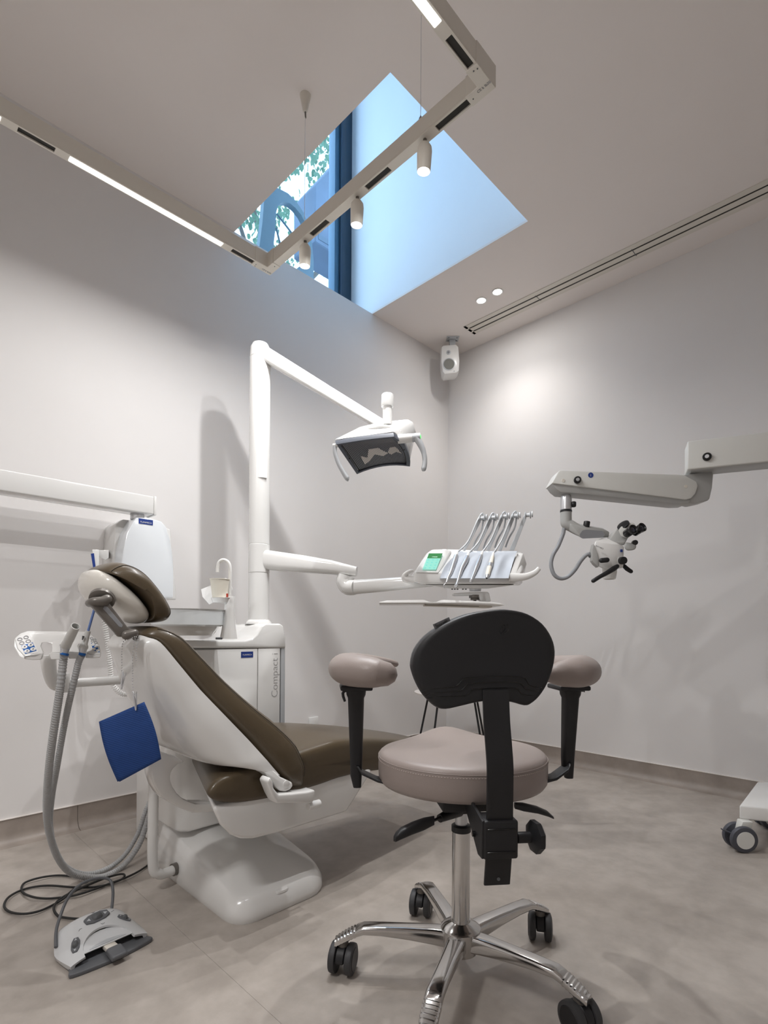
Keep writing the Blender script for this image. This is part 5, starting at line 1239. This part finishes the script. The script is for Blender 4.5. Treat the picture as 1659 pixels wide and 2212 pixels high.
# ridges of the crimped paper: real relief by bump along the sheet
nt = blue.node_tree; wv = nt.nodes.new('ShaderNodeTexWave'); wv.inputs['Scale'].default_value = 60; wv.bands_direction = 'Z'
bp = [n for n in nt.nodes if n.type == 'BUMP'][0]; tcn = [n for n in nt.nodes if n.type == 'TEX_COORD'][0]
mpn = nt.nodes.new('ShaderNodeMapping'); mpn.inputs['Rotation'].default_value = (0, R(-24), YAW*0-0.0)
nt.links.new(tcn.outputs['Object'], mpn.inputs[0]); nt.links.new(mpn.outputs[0], wv.inputs['Vector']); nt.links.new(wv.outputs['Fac'], bp.inputs['Height'])

# ------------------------------------------------------------------ foot control
FP = thing('foot_control', 'white and grey foot control with rocker buttons and wire carrying loop on the floor', 'foot control', Fr((0.49, 1.6, 0), R(3)))
fw2 = FP
FF = Fr((0.487, 1.585, 0), R(5))
def fz(x, y): # dome height
    u_ = x/0.105; v_ = (y+0.09)/0.19
    return 0.014+0.060*max(0, 1-abs(u_)**2.6)**0.8*min(1, max(0.0, 0.30+0.95*v_))*max(0, 1-max(0, v_-0.62)**2*5)
NX, NY = 40, 16
b = nb(); G = []
for j in range(NY+1):
    row = []
    for i in range(NX+1):
        u_ = -1+2*i/NX; ua = abs(u_)/0.64
        v0 = 0.38*math.sqrt(max(0, 1-ua*ua)) if ua < 1 else 0.0
        v_ = v0+(1-v0)*j/NY
        hwid = 0.098+0.008*math.sin(PI*v_) - 0.030*max(0, v_-0.55)**1.5*3.0
        x = u_*hwid; y = -0.082+0.178*v_ - 0.022*(u_**2)*v_
        row.append(b.verts.new(FF.w(x, y, fz(x*0.98, y))))
    G.append(row)
for j in range(NY):
    for i in range(NX): b.faces.new((G[j][i], G[j][i+1], G[j+1][i+1], G[j+1][i]))
r2 = bmesh.ops.extrude_face_region(b, geom=b.faces[:])
for v in [e for e in r2['geom'] if isinstance(e, bmesh.types.BMVert)]:
    l = FF.i @ v.co; edge_ = abs(l.x) > 0.093 or l.y > 0.07
    v.co = FF.w(l.x*0.97, l.y*0.97, 0.006 if edge_ else max(0.006, l.z-0.006))
obj('foot_control_cover', b, mat('cool_white_plastic', (0.62, 0.63, 0.64), 0.22, coat=0.4), FP, angle=50)
obj('base_plate', pillow([(-0.108, -0.104), (-0.06, -0.112), (0.0, -0.116), (0.06, -0.112), (0.108, -0.104), (0.114, -0.092), (0.105, -0.07), (0.09, 0.04), (0.05, 0.085), (0.0, 0.09), (-0.05, 0.085), (-0.09, 0.04), (-0.105, -0.07), (-0.114, -0.092)], lambda a, c, w_: FF.w(a*0.93, c*0.97, w_), 0.0, 0.011, 0.003, n=3, steps=3), mgrey if False else mat('slate_plastic', (0.12, 0.125, 0.135), 0.4), FP)
obj('pedal_well', prism([FF.w(math.cos(a)*0.066, -0.084+math.sin(a)*0.06, 0.011) for a in [PI*k/14 for k in range(15)]], FF.d(0, 0, 0.012)), dgrey, FP) if False else None
obj('scale_panel', prism([FF.w(-0.064, -0.070, 0.032), FF.w(0.064, -0.070, 0.032)]+[FF.w(math.cos(a)*0.064, -0.070+math.sin(a)*0.056, 0.032+math.sin(a)*0.014) for a in [PI*k/12 for k in range(1, 12)]], FF.d(0, 0.0005, -0.002)), MATS['cool_white_plastic'], FP)
obj('scale_print', prism([FF.w(-0.048, -0.066, 0.0335), FF.w(0.048, -0.066, 0.0335), FF.w(0.030, -0.058, 0.0355), FF.w(0.0, -0.054, 0.0365), FF.w(-0.030, -0.058, 0.0355)], FF.d(0, 0, 0.0005)), lgrey, FP)
def mark(pts, dx=0, dy=0):
    return obj('symbol_print', tube([FF.w(x+dx, y+dy, fz((x+dx)*0.98, y+dy)+0.0004) for x, y in pts], 0.0005, 5, 0), inkd, FP)
for dx, dy in ((0.006, 0.048), (0.010, -0.006)):
    mark([(-0.004, 0.002), (-0.002, -0.002), (0.002, -0.002), (0.005, 0.001)], dx, dy); mark([(0.0, 0.001), (0.001, 0.002)], dx, dy)
mark([(-0.005, -0.002), (0.0, 0.0), (0.002, 0.003), (0.005, 0.003)], 0.052, 0.030); mark([(-0.005, -0.003), (-0.001, 0.001), (0.004, 0.0)], -0.042, 0.008)
obj('pedal_lever', hull([FF.w(x, y, z) for x, y, z in ((-0.020, -0.132, 0.012), (0.024, -0.132, 0.012), (0.022, -0.136, 0.026), (-0.018, -0.136, 0.026), (-0.018, -0.095, 0.036), (0.020, -0.095, 0.036), (0.02, -0.085, 0.016), (-0.018, -0.085, 0.016))], 0.006, 3), MATS['slate_plastic'], FP)
obj('lever_neck', box((-0.014, -0.095, 0.018), (0.016, -0.06, 0.030), 0.003, 2, mtx=FF.m), ivory, FP)
def rocker(x, y, a, L1, W1):
    z = fz(x, y)+0.0015
    nrm = V((-(fz(x+0.005, y)-fz(x-0.005, y))/0.01, -(fz(x, y+0.005)-fz(x, y-0.005))/0.01, 1)).normalized()
    xa_ = V((math.cos(a), math.sin(a), 0)); xa_ = (xa_-nrm*xa_.dot(nrm)).normalized(); ya_ = nrm.cross(xa_)
    o = V((x, y, z))
    sh_ = [(-L1, -W1*0.5), (-L1*0.5, -W1*0.95), (0, -W1), (L1*0.5, -W1*0.95), (L1, -W1*0.5), (L1, W1*0.5), (L1*0.5, W1*0.95), (0, W1), (-L1*0.5, W1*0.95), (-L1, W1*0.5)]
    P3 = lambda u_, v_, h_: FF.m @ (o+xa_*u_+ya_*v_+nrm*h_)
    r_ = obj('rocker_plate', prism([P3(u_, v_, -0.004) for u_, v_ in sh_], FF.m.to_3x3() @ (nrm*0.006), 0.001, 1), MATS['slate_plastic'], FP)
    obj('rocker_button', loft([(P3(0, 0, 0.001), FF.m.to_3x3() @ (xa_*L1*0.42), FF.m.to_3x3() @ (ya_*W1*0.7), 0.7), (P3(0, 0, 0.005), FF.m.to_3x3() @ (xa_*L1*0.38), FF.m.to_3x3() @ (ya_*W1*0.62), 0.7), (P3(0, 0, 0.009), FF.m.to_3x3() @ (xa_*L1*0.2), FF.m.to_3x3() @ (ya_*W1*0.4), 0.9)]), dgrey, r_)
    for s_ in (-1, 1): obj('arrow_print', prism([P3(s_*L1*0.88, 0, 0.0021), P3(s_*L1*0.60, W1*0.32, 0.0021), P3(s_*L1*0.60, -W1*0.32, 0.0021)], FF.m.to_3x3() @ (nrm*0.0004)), lgrey, r_)
rocker(0.006, 0.022, R(8), 0.033, 0.017)
rocker(-0.068, -0.030, R(62), 0.023, 0.0105)
rocker(0.070, -0.004, R(-38), 0.019, 0.0105)
hp2 = [FF.w(-0.098, -0.03, 0.008), FF.w(-0.098, 0.0, 0.05), FF.w(-0.094, 0.06, 0.10), FF.w(-0.07, 0.11, 0.118), FF.w(-0.02, 0.15, 0.122), FF.w(0.03, 0.155, 0.115), FF.w(0.048, 0.14, 0.09), FF.w(0.042, 0.10, 0.05), FF.w(0.04, 0.075, 0.02)]
obj('carry_loop', tube([onY(120.5, 2046, 1.59), onY(121, 2015, 1.63), onY(127.5, 1987, 1.66), onY(145, 1943, 1.69), onY(172, 1912, 1.72), onY(206, 1898, 1.73), onY(236, 1900, 1.72), onY(244, 1925, 1.69), onY(241, 1967, 1.645)], 0.0042, 12, 7), mgrey if False else MATS['slate_plastic'], FP)
cab = [(325, 1865), (300, 1882), (269, 1897), (238, 1908), (207, 1920), (170, 1932), (138, 1938), (100, 1941), (69, 1937), (48, 1926), (52, 1908), (86, 1896), (127, 1891), (165, 1895), (190, 1903), (172, 1911), (150, 1929), (136, 1942), (114, 1955), (85, 1968), (52, 1974), (22, 1970), (9, 1957), (20, 1937), (55, 1920), (103, 1913), (165, 1917), (213, 1915), (255, 1903), (269, 1893), (262, 1888), (230, 1896), (190, 1912), (150, 1930), (126, 1945), (116, 1962), (125, 1978), (145, 1983), (170, 1985)]
cz = [0.006+0.005*((k*7) % 3)/2+(0.006 if k in (15, 16, 30, 31, 32, 33) else 0) for k in range(len(cab))]
obj('floor_cable', tube([onZ(u_, v_, z_) for (u_, v_), z_ in zip(cab, cz)], 0.0036, 8, 6), rubber, label='thin black cable coiled loosely on the floor behind the foot control', cat='cable')

# ------------------------------------------------------------------ operator stool
SF0 = (1.09, 0.80, 0)
SRZ = R(51.2-90)
SF = Fr(SF0, SRZ)
SN = thing('operator_stool', 'taupe saddle stool with black backrest, two armrests and polished five-star base', 'stool', SF)
W = SF.w
# base arms and castors
hubz = 0.118
obj('base_hub', lathe([(0.030, 0.060), (0.042, 0.068), (0.050, 0.10), (0.050, hubz+0.008), (0.040, hubz+0.016), (0.030, hubz+0.02), (0.024, hubz+0.024), (0.024, hubz+0.03)], SF.o, n=48), chrome, SN)
for a in (132, 60, -12, -84, -156):
    a = R(a); d = V((math.cos(a), math.sin(a), 0)); s_ = V((-d.y, d.x, 0)); up_ = V((0, 0, 1)); o = SF.o
    secs = []
    prof_ = [(0.030, 0.024, 0.100, 0.022), (0.07, 0.022, 0.105, 0.020), (0.13, 0.0195, 0.110, 0.016), (0.20, 0.0190, 0.114, 0.012), (0.245, 0.0195, 0.114, 0.0105), (0.262, 0.0195, 0.108, 0.010)]
    k_ = 0.262
    for j in range(1, 15):
        q_ = j/14; rr_ = 0.262+0.056*q_; zz = 0.108-0.030*q_**1.2-(0.0022 if j % 2 else 0)
        prof_.append((rr_, 0.0205-0.005*q_**3-(0.0006 if j % 2 else 0), zz, 0.010))
    arm_b = loft([(o+d*r_+up_*z_, s_*w_, up_*h_, 0.5) for r_, w_, z_, h_ in prof_], n=24)
    ar = obj('base_arm', arm_b, chrome, SN, angle=25)
    c = o+d*0.298; c = V((c.x, c.y, 0))
    ca = a+{132: 0.5, 60: -0.6, -12: 0.35, -84: 0.3, -156: 0.2}.get(round(math.degrees(a)), 0.3)
    ax_ = {132: RT*0.97-FW*0.25, 60: RT*0.95-FW*0.3, -12: RT*0.97-FW*0.22, -84: RT*0.9+FW*0.42, -156: RT*0.9+FW*0.3}[round(math.degrees(a))].normalized()
    hx = V((-ax_.y, ax_.x, 0))
    ct_ = obj('castor', lathe([(0.014, 0.070), (0.014, 0.092)], c, n=20), gunm, SN)
    obj('castor_hood', hull([c+hx*math.cos(t_)*0.034+up_*(0.0385+math.sin(t_)*0.034)+ax_*w_ for t_ in [R(20*k) for k in range(-1, 10)] for w_ in (-0.011, 0.011)], 0.002, 1), black, ct_)
    for sgn in (-1, 1):
        cc2 = c+up_*0.0375+ax_*sgn*0.0215
        wh = obj('wheel', lathe([(0.031, -0.0095), (0.0365, -0.0075), (0.0375, -0.003), (0.0375, 0.003), (0.0365, 0.0075), (0.031, 0.0095)], cc2, ax_, 36), tyre, ct_)
    for sgn in (-1, 1):
        cc2 = c+up_*0.0375+ax_*sgn*0.0312
        obj('wheel_disc', lathe([(0.0285, 0.0), (0.027, 0.0012), (0.001, 0.0004)], cc2, ax_*sgn, 30), black, ct_)
obj('column_tube', lathe([(0.0225, hubz+0.02), (0.0225, 0.372)], SF.o, n=48), chrome, SN)
obj('column_cap', lathe([(0.0245, 0.368), (0.0245, 0.382), (0.020, 0.385)], SF.o, n=36), black, SN)
obj('piston', lathe([(0.0155, 0.38), (0.0155, 0.44)], SF.o, n=30), steel, SN)
# seat
NR, NT = 14, 64
def seat_r(t_):
    x_, y_ = math.cos(t_), math.sin(t_)
    return 0.205*(1-0.05*max(0, y_)**4+0.02*math.cos(2*t_))
def seat_top(x_, y_):
    f = max(0, y_/0.205); e = math.exp(-((x_-0.0)/0.085)**2)
    return 0.030*f**2*e - 0.008*(f**2)*(1-e) + 0.012*(1-(x_*x_+y_*y_)/0.205**2)
b = nb(); rings = []
zs = 0.568
for (k_, z_) in ((0.90, 0.495), (0.97, 0.498), (1.0, 0.507), (1.006, 0.53), (1.004, 0.555), (1.0, zs-0.006)):
    rings.append([W(math.cos(t_)*seat_r(t_)*k_, math.sin(t_)*seat_r(t_)*k_, z_+(seat_top(math.cos(t_)*seat_r(t_), math.sin(t_)*seat_r(t_)) if z_ > 0.55 else 0)) for t_ in [2*PI*k/NT for k in range(NT)]])
for k_, dz in ((0.985, 0.0), (0.955, 0.004), (0.9, 0.006), (0.8, 0.007), (0.65, 0.008), (0.5, 0.008), (0.35, 0.008), (0.2, 0.008), (0.05, 0.008)):
    rings.append([W(math.cos(t_)*seat_r(t_)*k_, math.sin(t_)*seat_r(t_)*k_, zs+dz+seat_top(math.cos(t_)*seat_r(t_)*k_, math.sin(t_)*seat_r(t_)*k_)) for t_ in [2*PI*k/NT for k in range(NT)]])
add_faces(b, rings)
seat_o = obj('seat', b, taupe, SN, angle=80)
b = nb()
Ns = 190
for k in range(Ns):
    t0, t1 = 2*PI*k/Ns, 2*PI*(k+0.6)/Ns
    P = [W(math.cos(t_)*seat_r(t_)*1.006, math.sin(t_)*seat_r(t_)*1.006, zs-0.0125+seat_top(math.cos(t_)*seat_r(t_), math.sin(t_)*seat_r(t_))*0.9) for t_ in (t0, t1)]
    tube(P, 0.0007, 4, 0, bm=b)
obj('stitching', b, taupes, seat_o, kind='stuff')
obj('seam', tube([W(math.cos(t_)*seat_r(t_)*1.002, math.sin(t_)*seat_r(t_)*1.002, zs-0.006+seat_top(math.cos(t_)*seat_r(t_), math.sin(t_)*seat_r(t_))) for t_ in [2*PI*k/72 for k in range(73)]], 0.0012, 5, 0), taupe, seat_o)
# mechanism
obj('mechanism', box((-0.075, -0.12, 0.455), (0.075, 0.10, 0.497), 0.006, 2, mtx=SF.m), black, SN)
obj('mechanism_block', box((-0.045, -0.075, 0.435), (0.03, 0.03, 0.462), 0.004, 2, mtx=SF.m), black, SN)
# backrest post and clamp
sp_ = lambda px, py, y: SF.at(px, py, y)
YB = -0.285
pc1 = [(1070, 1490, -0.262), (1071, 1510, -0.264), (1073, 1560, -0.268), (1077, 1610, -0.272), (1080, 1655, -0.275), (1080, 1700, -0.272), (1079, 1780, -0.262), (1077, 1850, -0.252), (1073, 1910, -0.245)]
cs = catmull([sp_(*p) for p in pc1], 5)
obj('back_post', loft([(p, SF.d(0.0275, 0, 0), SF.d(0, 0.004, 0), 0.25) for p in cs], n=20), black, SN, angle=40)
obj('post_hole', cyl(sp_(1077, 1899, -0.252), sp_(1077, 1899, -0.2535), 0.0035, n=14), dgrey, SN)
b = nb()
cl0 = sp_(1046, 1775, -0.275); cl1 = sp_(1120, 1856, -0.275)
xl0, zl1 = (SF.i @ cl0).x, (SF.i @ cl0).z; xl1, zl0 = (SF.i @ cl1).x, (SF.i @ cl1).z
obj('clamp_block', box((xl0, -0.275, zl0), (xl1, -0.215, zl1), 0.005, 3, mtx=SF.m), black, SN)
for zz in (zl0+0.014, zl1-0.018):
    obj('clamp_rib', box((xl0+0.006, -0.2775, zz), (xl1-0.006, -0.273, zz+0.003), 0.001, 1, mtx=SF.m), blackg, SN)
obj('clamp_bracket', prism([W(xl0+0.002, -0.272, zl1), W(xl0+0.002, -0.272, zl0+0.002), W(xl0+0.002, -0.245, zl0), W(xl0+0.002, -0.20, zl0+0.03), W(xl0+0.002, -0.10, zl1+0.01), W(xl0+0.002, -0.08, zl1+0.03), W(xl0+0.002, -0.16, zl1+0.02)], SF.d(-0.006, 0, 0), 0.001, 1), black, SN)
obj('clamp_bracket', prism([W(xl1-0.01, -0.22, zl1-0.01), W(xl1-0.01, -0.22, zl0+0.03), W(xl1-0.01, -0.10, zl1+0.01), W(xl1-0.01, -0.08, zl1+0.03), W(xl1-0.01, -0.16, zl1+0.02)], SF.d(-0.006, 0, 0), 0.001, 1), black, SN)
obj('bolt', cyl(W(xl0-0.004, -0.225, zl0+0.035), W(xl0-0.010, -0.225, zl0+0.035), 0.006, n=12), blackg, SN)
# clamp knob
kz = (SF.i @ sp_(1150, 1808, -0.245)).z
obj('knob_shaft', cyl(W(xl1-0.005, -0.245, kz), W(xl1+0.018, -0.245, kz), 0.0045, n=16), steel, SN)
obj('knob_neck', cyl(W(xl1+0.008, -0.245, kz), W(xl1+0.042, -0.245, kz), 0.0115, bev=0.001), black, SN)
kx = xl1+0.045
pts = []
for k in range(8):
    a = R(22.5+45*k); r_ = 0.034
    pts.append((math.cos(a)*r_, math.sin(a)*r_))
kd_ = SF.d(1, 0.12, 0).normalized(); kc_ = W(kx-0.006, -0.245, kz); ku = V((0, 0, 1)); kv = kd_.cross(ku)
b = nb(); add_faces(b, [[kc_+kv*a*0.45+ku*c*0.45-kd_*0.004 for a, c in pts], [kc_+kv*a+ku*c+kd_*0.004 for a, c in pts], [kc_+kv*a+ku*c+kd_*0.014 for a, c in pts], [kc_+kv*a*0.8+ku*c*0.8+kd_*0.019 for a, c in pts]])
bevel(b, 0.0015, 2)
obj('adjust_knob', b, black, SN)
# levers
lv = lambda px, py, d: atD(px, py, d)
b = loft([(lv(938, 1772, 1.20), V((0, 0, 0.010)), FW*0.006, 0.7), (lv(915, 1780, 1.19), V((0, 0, 0.013)), FW*0.012, 0.7), (lv(890, 1789, 1.175), V((0, 0, 0.0125)), FW*0.016, 0.8), (lv(866, 1800, 1.16), V((0, 0, 0.0115)), FW*0.016, 0.8), (lv(855, 1808, 1.155), V((0, 0, 0.010)), FW*0.012, 0.9), (lv(850, 1812, 1.153), V((0, 0, 0.005)), FW*0.006, 1)])
obj('lever', b, black, SN)
obj('lever_rod', tube([lv(985, 1752, 1.26), lv(935, 1773, 1.2)], 0.0035, 10, 0), black, SN)
obj('lever_socket', tube([lv(990, 1750, 1.27), lv(950, 1768, 1.22)], [0.016, 0.0095], 14, 0), black, SN)
b = loft([(lv(1112, 1740, 1.20), V((0, 0, 0.007)), FW*0.008, 0.8), (lv(1130, 1743, 1.21), V((0, 0, 0.009)), FW*0.013, 0.8), (lv(1160, 1749, 1.22), V((0, 0, 0.0075)), FW*0.014, 0.8), (lv(1182, 1757, 1.23), V((0, 0, 0.006)), FW*0.012, 0.8), (lv(1195, 1766, 1.235), V((0, 0, 0.003)), FW*0.006, 1)])
obj('lever', b, black, SN)
# backrest
ol = [(895, 1434), (902.7, 1404), (925.5, 1373.6), (963.5, 1347), (1012.8, 1326), (1069.8, 1316.6), (1107.8, 1317.3), (1145.8, 1326), (1180, 1347), (1202.7, 1377.4), (1211, 1407.7), (1206.5, 1442), (1191.3, 1480), (1172.3, 1506.5), (1153.4, 1521.7), (1138, 1526), (1107.8, 1518), (1070, 1514), (1031.8, 1518), (993.8, 1527.4), (963.5, 1534), (944.5, 1529), (921.7, 1506.5), (906.5, 1480), (897, 1453)]
yB = -0.262
OL = [SF.i @ sp_(u_, v_, yB) for u_, v_ in ol]
cB = V((sum(p.x for p in OL)/len(OL), yB, sum(p.z for p in OL)/len(OL)))
OLs = catmull(OL, 3, True)
def bk_y(x_): return 0.55*(x_-cB.x)**2*1.6
def bring(k_, dy): return [W(cB.x+(p.x-cB.x)*k_, yB+dy+bk_y(cB.x+(p.x-cB.x)*k_), cB.z+(p.z-cB.z)*k_) for p in OLs]
b = nb(); add_faces(b, [bring(0.03, 0.004), bring(0.35, 0.003), bring(0.65, 0.001), bring(0.9, -0.001), bring(0.965, 0.0), bring(0.99, 0.004), bring(1.0, 0.010), bring(0.995, 0.014)])
bo_ = obj('backrest_shell', b, black, SN, angle=60)
b = nb(); add_faces(b, [bring(0.985, 0.012), bring(1.005, 0.018), bring(1.0, 0.035), bring(0.95, 0.048), bring(0.7, 0.052), bring(0.3, 0.053), bring(0.03, 0.053)])
obj('backrest_pad', b, mat('dark_charcoal_pad', (0.035, 0.037, 0.042), 0.4, noise=0.05), SN, angle=60)
def shell_pt(px, py, off=-0.0005):
    l = SF.i @ sp_(px, py, yB); k_ = 0.0
    return W(l.x, yB+bk_y(l.x)+off+0.001, l.z)
s = 2.633
def bt(u_, v_, off=-0.0008): return shell_pt(690+u_/s, 1290+v_/s, off)
for L_ in ([(585, 545), (640, 527), (770, 510), (790, 500), (820, 464), (840, 460), (950, 452), (1060, 450), (1150, 455), (1175, 462), (1200, 500), (1225, 512), (1280, 518)],
           [(600, 562), (650, 548), (800, 535), (815, 525), (840, 495), (860, 490), (950, 484), (1060, 482), (1130, 485), (1150, 492), (1180, 525), (1210, 534), (1258, 540)],
           [(620, 580), (680, 570), (830, 560), (845, 550), (865, 528), (880, 524), (960, 518), (1060, 515), (1115, 518), (1132, 524), (1155, 552), (1190, 560), (1232, 564)]):
    obj('moulded_line', tube([bt(*p) for p in L_], 0.0012, 6, 0), blackg, bo_)
obj('moulded_emblem', lathe([(0.0125, 0.0), (0.0125, 0.0006), (0.0095, 0.0006), (0.0095, 0.0)], shell_pt(1088, 1357, 0.0003), SF.d(0, -1, 0), 28, cap=False), blackg, bo_)
obj('moulded_emblem', tube([shell_pt(1083, 1361), shell_pt(1086, 1350), shell_pt(1092, 1352), shell_pt(1091, 1360), shell_pt(1086, 1366), shell_pt(1085, 1372)], 0.0008, 6, 4), blackg, bo_)
tg = [SF.at(935, 1349, yB+0.02), SF.at(970, 1333, yB+0.02), SF.at(977, 1350, yB+0.02), SF.at(944, 1368, yB+0.02)]
tgo = obj('brand_tag', prism(tg, SF.d(0, 0.0015, 0)), mgrey if False else mat('tag_grey', (0.13, 0.13, 0.135), 0.6), SN)
txd = (tg[1]-tg[0]).normalized()
obj('tag_print', text_bm('Score®', 0.0088, (tg[0]+tg[1])/2*0.66+(tg[2]+tg[3])/2*0.34+SF.d(-0.002, -0.0010, 0), txd, V((0, 0, 1)).cross(SF.d(0, -1, 0)).cross(V((0, 0, 1))).cross(txd) if False else SF.d(0, -1, 0).cross(txd), 0.0002), black, tgo)
# armrests
for sgn in (-1, 1):
    top = atD(769 if sgn < 0 else 1232, 1490, 1.33); bot = atD(769 if sgn < 0 else 1226, 1700 if sgn < 0 else 1680, 1.33)
    tl = SF.i @ top; bl2 = SF.i @ bot
    obj('armrest_sleeve', loft([(W(tl.x, tl.y, tl.z+0.004), SF.d(0.026, 0, 0), SF.d(0, 0.022, 0), 0.7), (W(tl.x, tl.y, tl.z-0.012), SF.d(0.024, 0, 0), SF.d(0, 0.02, 0), 0.7), (W(tl.x, tl.y, tl.z-0.02), SF.d(0.0205, 0, 0), SF.d(0, 0.017, 0), 0.7), (W(bl2.x, bl2.y, tl.z-0.17), SF.d(0.0155, 0, 0), SF.d(0, 0.014, 0), 0.7), (W(bl2.x, bl2.y, bl2.z+0.03), SF.d(0.0145, 0, 0), SF.d(0, 0.013, 0), 0.7), (W(bl2.x+0.003, bl2.y, bl2.z), SF.d(0.010, 0, 0), SF.d(0, 0.010, 0), 0.7)]), black, SN, angle=35)
    zz = bl2.z+(0.045 if sgn < 0 else 0.03)
    xi = 0.09*sgn
    obj('armrest_bar', loft([(W(bl2.x+sgn*-0.002, bl2.y, zz+0.012), SF.d(0.004, 0, 0), SF.d(0, 0.02, 0), 0.3), (W(bl2.x-sgn*0.012, bl2.y-0.01, zz-0.004), SF.d(0, 0, 0.004), SF.d(0, 0.02, 0), 0.3), (W(bl2.x-sgn*0.05, bl2.y-0.03, zz-0.018), SF.d(0, 0, 0.004), SF.d(0, 0.02, 0), 0.3), (W(xi, -0.07, 0.49), SF.d(0, 0, 0.004), SF.d(0, 0.02, 0), 0.3)]), black, SN, angle=60)
    obj('armrest_latch', tube([W(tl.x+sgn*-0.022 if sgn < 0 else tl.x+0.022, tl.y-0.005, tl.z+0.003), W(tl.x+(-0.030 if sgn < 0 else 0.030), tl.y-0.008, tl.z-0.002), W(tl.x+(-0.028 if sgn < 0 else 0.030), tl.y-0.008, tl.z-(0.028 if sgn < 0 else 0.004))], [0.004, 0.004, 0.003], 8, 4), black, SN)
    obj('armrest_plate', box((tl.x-0.04, tl.y-0.03, tl.z+0.0), (tl.x+0.04, tl.y+0.05, tl.z+0.012), 0.004, 2, mtx=SF.m), black, SN)
P = [atD(824, 1455, 1.21), atD(806, 1453, 1.215), atD(780, 1450, 1.235), atD(757, 1447, 1.27), atD(749, 1442, 1.33), atD(765, 1434, 1.40), atD(800, 1430, 1.46), atD(832, 1431, 1.50), atD(852, 1434, 1.52)]
obj('arm_pad', tube(P, [0.037, 0.043, 0.046, 0.047, 0.045, 0.036, 0.024, 0.016, 0.012], 28, 5, squash=(1.0, 0.82), up=(0, 0, 1), roundcap=True), taupe, SN, angle=80)
P = [atD(1190, 1458, 1.20), atD(1215, 1456, 1.215), atD(1242, 1453, 1.24), atD(1256, 1450, 1.29), atD(1252, 1445, 1.35), atD(1232, 1440, 1.42), atD(1200, 1434, 1.47), atD(1170, 1434, 1.50)]
obj('arm_pad', tube(P, [0.022, 0.036, 0.043, 0.046, 0.044, 0.038, 0.028, 0.016], 28, 5, squash=(1.0, 0.82), up=(0, 0, 1), roundcap=True), taupe, SN, angle=80)
